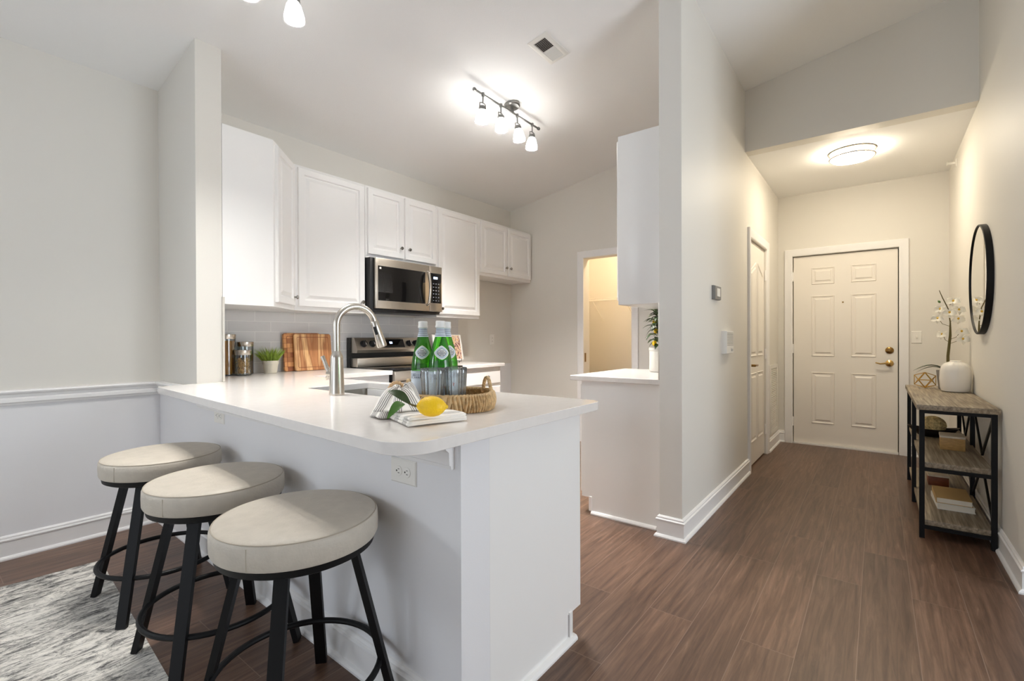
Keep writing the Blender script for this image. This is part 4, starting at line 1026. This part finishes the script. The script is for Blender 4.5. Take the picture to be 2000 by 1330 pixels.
def tumbler(label, x, y):
    z0 = CT + .012; t = thing('tumbler', label, 'glass', (x, y, z0), 'ribbed clear tumblers'); H = .136; r0, r1 = .0335, .0405
    f = lambda a, h: 1 + .035 * math.sin(a * 16) * (1 if .004 < h < H - .002 else .6)
    o = [(r0, 0), (r0 + .001, .004)] + [(r0 + (r1 - r0) * k / 8, .004 + (H - .006) * k / 8) for k in range(1, 9)] + [(r1 - .0015, H)]
    i = [(r1 - .003, H - .002)] + [(r1 - .003 - (r1 - r0) * k / 6, H - .002 - (H - .014) * k / 6) for k in range(1, 7)] + [(0, .011)]
    mk('glass', lathe(bmesh.new(), o + i, (x, y, z0), n=96, rfun=f), M_ribbed, t, angle=60)
tumbler('ribbed clear tumbler in front of the bottles, left of the two', -1.197, 1.113)
tumbler('ribbed clear tumbler in the basket, right of the other one', -1.166, 1.190)

# ---- towel, napkin ring and lemon
TF = [Vector((-1.285, .965)), Vector((-1.035, .870)), Vector((-.983, 1.052)), Vector((-1.165, 1.06))]   # footprint: left, front, right, back
def quad(u, v): return TF[0].lerp(TF[1], u).lerp(TF[3].lerp(TF[2], u), v)
t = thing('tea_towel', 'striped white and grey tea towel folded on the breakfast bar, gathered at its left end', 'towel', (-1.19, 1.03, CT))
def cloth(fn, nu, nv, uvs=(1, 1), swap=False):
    bm = bmesh.new(); uvl = bm.loops.layers.uv.new('UVMap'); g = [[bm.verts.new(fn(i / nu, j / nv)) for j in range(nv + 1)] for i in range(nu + 1)]
    for i in range(nu):
        for j in range(nv):
            f = bm.faces.new([g[i][j], g[i + 1][j], g[i + 1][j + 1], g[i][j + 1]])
            for l, (a, b) in zip(f.loops, ((i, j), (i + 1, j), (i + 1, j + 1), (i, j + 1))): l[uvl].uv = (a / nu * uvs[0], b / nv * uvs[1]) if swap else (b / nv * uvs[0], a / nu * uvs[1])
    return bm
def sheet(nm, fn, nu, nv, uvs, par, thick=.004, swap=False):
    o = mk(nm, cloth(fn, nu, nv, uvs, swap), M_towel, par, angle=80); s = o.modifiers.new('thickness', 'SOLIDIFY'); s.thickness = thick; s.offset = 1; return o
# three folded layers, each with a rolled front fold
for L in range(3):
    def lay(u, v, L=L):
        e = .012 * L; uu = .03 * L + u * (1 - .04 * L)
        p = quad(min(1, uu), .02 * L + v * (1 - .02 * L)); z = CT + .002 + L * .0085 + .0022 * math.sin(9 * u + L) * math.sin(5 * v + 2 * L)
        edge = min(v, 1 - u, .12) / .12; z -= (.0035 if L else 0) * (1 - edge) ** 2
        return Vector((p.x, p.y, z + .001))
    sheet('folded_layer', lay, 30, 16, (1.25, 1), t, .0065, True)
RG = Vector((-1.238, 1.005, CT + .078))                              # where the towel goes through its ring
def lobe(a0, a1, L0, L1, npl, amp, zend, hump, seed):
    def fn(u, v):
        a = a0 + (a1 - a0) * v; Lr = L0 + (L1 - L0) * v; r_ = .012 + u * Lr
        pl = math.sin(npl * PI * v * 2 + seed); rad_ = r_ * (1 + .05 * pl * u)
        z = RG.z + (zend - RG.z) * u ** 1.5 + hump * math.sin(PI * min(1, u * 1.2)) + amp * pl * (.3 + u) * (1 - u) * 1.8
        return Vector((RG.x + math.cos(a) * rad_, RG.y + math.sin(a) * rad_, max(z, CT + .004)))
    return fn
sheet('gathered_end', lobe(R(-190), R(-62), .056, .09, 3.5, .012, CT + .004, .012, .4), 26, 70, (1.5, 1), t)
sheet('gathered_end', lobe(R(-75), R(5), .11, .115, 2.5, .012, CT + .028, .010, 1.2), 24, 50, (1.0, 1), t)
sheet('gathered_end', lobe(R(-8), R(70), .085, .06, 3, .010, CT + .024, .034, .2), 20, 50, (1.1, 1), t)
sheet('gathered_end', lobe(R(60), R(185), .045, .05, 4, .010, CT + .012, .022, .9), 18, 60, (1.3, 1), t)
nr = thing('napkin_ring', 'wooden bead ring around the gathered end of the striped tea towel', 'napkin ring', RG)
for k in range(9):
    a = PI * (-.05 + 1.1 * k / 8); c = RG + Vector((math.cos(a) * .020 * .8, -.012 + math.cos(a) * .016, .006 + math.sin(a) * .022))
    mk('bead', lathe(bmesh.new(), [(0, -.0065), (.0046, -.0046), (.0065, 0), (.0046, .0046), (0, .0065)], c, (1, .5, .2), 12), M_bead, nr)
lc = Vector((-1.0, .925, CT + .0275 + .029)); LS = .83
t = thing('lemon', 'whole yellow lemon with two green leaves lying on the striped towel', 'lemon', lc)
ld = Vector((.80, .60, -.02)).normalized()
prof = [(a * LS, b * LS) for a, b in [(0, -.052), (.006, -.050), (.012, -.046), (.0225, -.038), (.0315, -.022), (.0348, -.005), (.0345, .010), (.030, .026), (.021, .039), (.011, .047), (.0065, .052), (.004, .056), (0, .057)]]
fine = []
for (a, b), (c, d) in zip(prof, prof[1:]):
    for k in range(3): fine.append((a + (c - a) * k / 3, b + (d - b) * k / 3))
mk('fruit', lathe(bmesh.new(), fine + [prof[-1]], lc, ld, 40), M_lemon, t, angle=70)
sb = tube(bmesh.new(), [lc - ld * .042, lc - ld * .052 + Vector((0, 0, .002)), lc - ld * .066 + Vector((0, 0, .008))], [.0035, .003, .0024], 8); mk('stem', sb, M_stem, t)
lb = lc - ld * .060 + Vector((0, 0, .005))
mk('leaf', leaf(bmesh.new(), lb, (-.60, -.30, .30), (.35, -.5, .8), .075, .032, -.1, 9), M_darkleaf, t, angle=60)
mk('leaf', leaf(bmesh.new(), lb + Vector((-.012, -.012, .002)), (.22, -.95, -.30), (.5, -.2, .8), .072, .032, .2, 9), M_leaf, t, angle=60)

# lemon tree in the white pot on the side counter
px_, py_ = -1.262, 3.42
t = thing('potted_lemon_tree', 'white pot with a small dark-leaved lemon tree on the short side worktop', 'plant', (px_, py_, CT))
mk('pot', lathe(bmesh.new(), [(.066, 0), (.074, .004), (.078, .014), (.078, .155), (.081, .158), (.081, .178), (.074, .178), (.072, .16), (0, .158)], (px_, py_, CT), n=40), M_potwhite, t)
bm = tube(bmesh.new(), [(px_, py_, CT + .155), (px_ + .004, py_, CT + .25), (px_ - .003, py_ + .004, CT + .36), (px_, py_, CT + .44)], [.006, .005, .004, .003], 8); mk('stem', bm, M_stem, t)
bm = bmesh.new(); rnd = random.Random(3)
for k in range(95):
    h = rnd.uniform(.19, .45); a = rnd.random() * 2 * PI; el = rnd.uniform(-.25, .8); d = Vector((math.cos(a), math.sin(a), el))
    b = Vector((px_, py_, CT + h)) + Vector((math.cos(a), math.sin(a), .2)) * rnd.uniform(.0, .045); leaf(bm, b, d, (0, 0, 1), rnd.uniform(.06, .095), rnd.uniform(.036, .05), .3, 5)
f_ = mk('foliage', bm, M_darkleaf, t, angle=70); f_['kind'] = 'stuff'
for a, h, q in ((-2.2, .21, .05), (-1.2, .34, .055), (2.6, .3, .05), (-2.7, .36, .04)):
    c = Vector((px_ + q * math.cos(a), py_ + q * math.sin(a), CT + h)); mk('lemon_fruit', lathe(bmesh.new(), [(0, -.022), (.012, -.016), (.017, 0), (.012, .016), (0, .022)], c, (0, .2, 1), 14), M_lemon, t)

# ------------------------------------------------------------------ hall: mirror, console table and what stands on it
t = thing('wall_mirror', 'round mirror in a thin black frame on the right wall above the console table', 'mirror', (.53, 4.19, 1.522))
mc = (.5295, 4.19, 1.522)
mk('frame', lathe(bmesh.new(), [(.322, 0), (.345, 0), (.345, .030), (.342, .032), (.337, .032), (.335, .025), (.322, .024)], mc, (-1, 0, 0), 72), M_blackmetal, t)
mk('glass', lathe(bmesh.new(), [(.3345, .018), (.3345, .0255), (0, .0255)], mc, (-1, 0, 0), 72), M_mirror, t, angle=20)

TX0, TX1, TY0, TY1 = .19, .512, 3.62, 5.05
t = thing('console_table', 'narrow three-tier console table with grey wood shelves on a black metal frame', 'table', ((TX0 + TX1) / 2, (TY0 + TY1) / 2, 0))
mk('tabletop', box(TX0 - .012, TX1 + .01, TY0 - .01, TY1 + .01, .741, .771, .002), M_greywood, t)
for z in (.408, .075): mk('shelf', box(TX0 + .012, TX1 - .012, TY0 + .012, TY1 - .012, z, z + .031, .002), M_greywood, t)
lw = .024
for x in (TX0 + lw / 2, TX1 - lw / 2):
    for y in (TY0 + lw / 2, (TY0 + TY1) / 2 + .05, TY1 - lw / 2): mk('leg', box(x - lw / 2, x + lw / 2, y - lw / 2, y + lw / 2, 0, .741), M_blackmetal, t)
for z in (.731, .398, .065):
    for y in (TY0 + .012, TY1 - .012): mk('rail', bar(bmesh.new(), (TX0 + lw, y, z), (TX1 - lw, y, z), .02, .02), M_blackmetal, t)
xb = TX1 - .012; ym = (TY0 + TY1) / 2 + .05
for ya, yb in ((TY0 + .024, ym - .012), (ym + .012, TY1 - .024)):
    bm = bmesh.new(); c = (ya + yb) / 2
    bar(bm, (xb, ya, .73), (xb, c, .45), .016, .010, up=(1, 0, 0)); bar(bm, (xb, yb, .73), (xb, c, .45), .016, .010, up=(1, 0, 0))
    mk('v_brace', bm, M_blackmetal, t)
    bm = bmesh.new(); bar(bm, (xb, ya, .12), (xb, c, .395), .016, .010, up=(1, 0, 0)); bar(bm, (xb, yb, .12), (xb, c, .395), .016, .010, up=(1, 0, 0))
    mk('v_brace', bm, M_blackmetal, t)

TT = .7715
vx, vy = .436, 4.60
t = thing('ceramic_vase', 'rounded white ceramic jar with a gathered top, front of the orchid on the console table', 'vase', (vx, vy, TT))
def vf(a, h): return 1 + (.025 * math.sin(a * 14) * max(0, (h - .15) / .07) if h > .15 else 0)
mk('jar', lathe(bmesh.new(), [(.066, 0), (.076, .006), (.082, .03), (.085, .09), (.083, .15), (.076, .178), (.062, .197), (.045, .208), (.030, .213), (.03, .219), (.021, .222), (0, .222)], (vx, vy, TT), n=84, rfun=vf), M_potwhite, t)
ox, oy = .415, 4.80
t = thing('potted_orchid', 'white orchid in a small grey pot behind the white ceramic jar on the console table', 'plant', (ox, oy, TT))
mk('pot', lathe(bmesh.new(), [(.05, 0), (.053, .004), (.066, .13), (.066, .14), (.061, .14), (.059, .128), (0, .126)], (ox, oy, TT), n=36), M_potgrey, t)
S = [Vector(p) for p in ((ox, oy, TT + .12), (ox + .0, oy, TT + .25), (ox + .012, oy - .005, TT + .40), (ox + .012, oy - .008, TT + .50), (ox + .0, oy - .01, TT + .60), (ox - .03, oy - .012, TT + .68), (ox - .05, oy - .014, TT + .74))]
mk('stem', tube(bmesh.new(), S, [.010, .009, .008, .004, .0035, .003, .002], 8), M_stem, t)
for a, L, el in ((190, .20, .22), (175, .18, .12), (20, .13, .28), (330, .12, .25), (270, .1, .3)):
    mk('leaf', leaf(bmesh.new(), (ox, oy, TT + .128), (math.cos(R(a)), math.sin(R(a)), el), (0, 0, 1), L, .05, .2, 8), M_darkleaf, t, angle=60)
def bloom(c, n_, s=1.0):
    n_ = Vector(n_).normalized(); _, u, v = basis(n_); bm = bmesh.new(); c = Vector(c)
    for k, (a, L, W) in enumerate(((90, .034, .024), (210, .034, .024), (330, .034, .024), (20, .036, .040), (160, .036, .040))):
        d = u * math.cos(R(a)) + v * math.sin(R(a)) + n_ * .25; leaf(bm, c + n_ * (.001 * k), d, n_, L * s, W * s, .12, 6)
    f = mk('flower', bm, M_petal, t, angle=70)
    cb_ = lathe(bmesh.new(), [(0, 0), (.006 * s, .004), (.007 * s, .009), (.003 * s, .013), (0, .014)], c, n_, 12); mk('flower_centre', cb_, M_yellow, f)
for (dx_, dy_, z), nrm in zip(((.03, -.01, .655), (.055, -.02, .59), (-.04, -.015, .60), (-.055, -.02, .53), (.05, -.03, .525), (.07, -.02, .43), (.075, -.035, .375), (-.03, -.03, .41), (.005, -.045, .57)), ((-.3, -1, .3), (.3, -1, .2), (-.7, -.8, .1), (-.6, -1, .2), (.4, -1, -.1), (.3, -1, .2), (.3, -1, .1), (-.8, -.6, .2), (-.1, -1, .2))): bloom((ox + dx_, oy + dy_, TT + z), nrm, 1.25)
bm = bmesh.new()
for z, q in ((.655, (.03, -.01, .655)), (.60, (-.04, -.015, .60)), (.53, (.05, -.03, .525)), (.5, (-.055, -.02, .53)), (.40, (.07, -.02, .43)), (.38, (-.03, -.03, .41)), (.37, (.075, -.035, .375))):
    tube(bm, [(ox + .008, oy - .008, TT + z - .03), (ox + q[0] * .6, oy + q[1], TT + z - .012), (ox + q[0], oy + q[1] + .004, TT + q[2])], .0018, 6)
mk('flower_stalks', bm, M_stem, t)
lathe(bm := bmesh.new(), [(0, -.014), (.007, -.006), (.008, .004), (0, .014)], (ox - .05, oy - .014, TT + .655), (-.4, 0, .6), 12); mk('bud', bm, M_leaf, t)

# gold wire polyhedron
gc = Vector((.285, 4.80, TT))
t = thing('wire_ornament', 'gold geometric wire ornament left of the white jar on the console table', 'ornament', gc)
bmi = bmesh.new(); bmesh.ops.create_icosphere(bmi, subdivisions=1, radius=.073); rot = Matrix.Rotation(.5, 3, 'X') @ Matrix.Rotation(.3, 3, 'Z')
vv = [rot @ v.co for v in bmi.verts]; zmin = min(v.z for v in vv); bm = bmesh.new()
vv = [Vector((v.x * 1.0, v.y * 1.0, (v.z - zmin) * .92 + .003)) + gc for v in vv]
for e in bmi.edges: cyl(bm, vv[e.verts[0].index], vv[e.verts[1].index], .0026, n=6)
for v in vv: lathe(bm, [(0, -.0034), (.0034, 0), (0, .0034)], v, n=8)
bmi.free(); mk('wire', bm, M_gold, t)

# middle shelf
SH = .4395
bx_, by_ = .315, 4.58
t = thing('wooden_bowl', 'dark boat-shaped bowl on the middle shelf, under the woven ball', 'bowl', (bx_, by_, SH))
def boat(k, s, z): a = 2 * PI * k / 40; return Vector((bx_ + .145 * s * math.cos(a), by_ + .07 * s * math.sin(a), SH + z + (.018 * abs(math.cos(a)) ** 3 * (z / .06))))
bm = bmesh.new(); rows = [[bm.verts.new(boat(k, s, z)) for k in range(40)] for s, z in ((.35, .0005), (.55, .006), (.85, .035), (1, .06), (.96, .06), (.8, .036), (.5, .014))]
for A, B in zip(rows, rows[1:]):
    for k in range(40): bm.faces.new([A[k], A[(k + 1) % 40], B[(k + 1) % 40], B[k]])
bm.faces.new(rows[0]); bm.faces.new(rows[-1]); mk('shell', bm, M_bowl, t)
c = Vector((bx_ + .0, by_, SH + .087)); bm = bmesh.new(); rnd = random.Random(5)
bmesh.ops.create_uvsphere(bm, u_segments=24, v_segments=16, radius=.06)
for v in bm.verts: v.co = Vector((v.co.x * 1.2, v.co.y, v.co.z)) + c
for k in range(34):
    ax = Vector((rnd.gauss(0, 1), rnd.gauss(0, 1), rnd.gauss(0, 1))).normalized(); _, u, v = basis(ax); o_ = rnd.uniform(-.045, .045); rr_ = math.sqrt(.061 ** 2 - o_ ** 2)
    pts = []
    for j in range(28): q = ax * o_ + (u * math.cos(2 * PI * j / 28) + v * math.sin(2 * PI * j / 28)) * rr_; pts.append(c + Vector((q.x * 1.2, q.y, q.z)))
    tube(bm, pts, .0032, 5, closed=True)
tag(mk('woven_ball', bm, M_twig), 'tan woven twig ball resting in the dark bowl', 'decoration')
def small_box(label, x0, x1, y0, y1, z, h, m, lidm, rz):
    cx, cy = (x0 + x1) / 2, (y0 + y1) / 2; t = thing('wooden_box', label, 'box', (cx, cy, z), 'small carved-edge wooden boxes', R(rz)); w, d = (x1 - x0) / 2, (y1 - y0) / 2
    mk('body', bx(bmesh.new(), -w, w, -d, d, 0, h - .012, .002), m, t, local=True)
    n = 60; out = []
    for k in range(n):
        u = k / n * 4; sd = int(u); f = u - sd; b = [(-w + 2 * w * f, -d), (w, -d + 2 * d * f), (w - 2 * w * f, d), (-w, d - 2 * d * f)][sd]; nrm = [(0, -1), (1, 0), (0, 1), (-1, 0)][sd]; q = .0025 * abs(math.sin(PI * f * 6)) + .001
        out.append((b[0] + nrm[0] * q, b[1] + nrm[1] * q))
    mk('lid', prism(bmesh.new(), out, h - .0118, h), lidm, t, local=True)
small_box('tan wooden box with a whitewashed lid in front of the dark bowl', .322, .44, 4.10, 4.26, SH, .088, M_basketdark, M_whitewash, -3)
SL = .1065
small_box('reddish wooden box at the back of the lowest shelf, behind the two books', .285, .395, 4.50, 4.63, SL, .075, M_boxred, M_whitewash, 0)
def book(label, x0, x1, y0, y1, z, h, m, rz):
    cx, cy = (x0 + x1) / 2, (y0 + y1) / 2; t = thing('book', label, 'book', (cx, cy, z), 'books on the lowest shelf', R(rz)); w, d = (x1 - x0) / 2, (y1 - y0) / 2
    bm = bx(bmesh.new(), -w, w, -d, d, 0, .0025); bx(bm, -w, w, -d, d, h - .0025, h); bx(bm, -w, -w + .003, -d, d, .0025, h - .0025); mk('cover', bm, m, t, local=True)
    mk('pages', bx(bmesh.new(), -w + .003, w - .003, -d + .003, d - .003, .0026, h - .0026), M_page, t, local=True)
book('lower of the two stacked books on the lowest shelf, pale cover', .285, .455, 3.905, 4.21, SL, .033, M_white, 2)
book('upper of the two stacked books on the lowest shelf, kraft brown cover', .285, .45, 3.92, 4.22, SL + .0335, .033, M_kraft, 0)
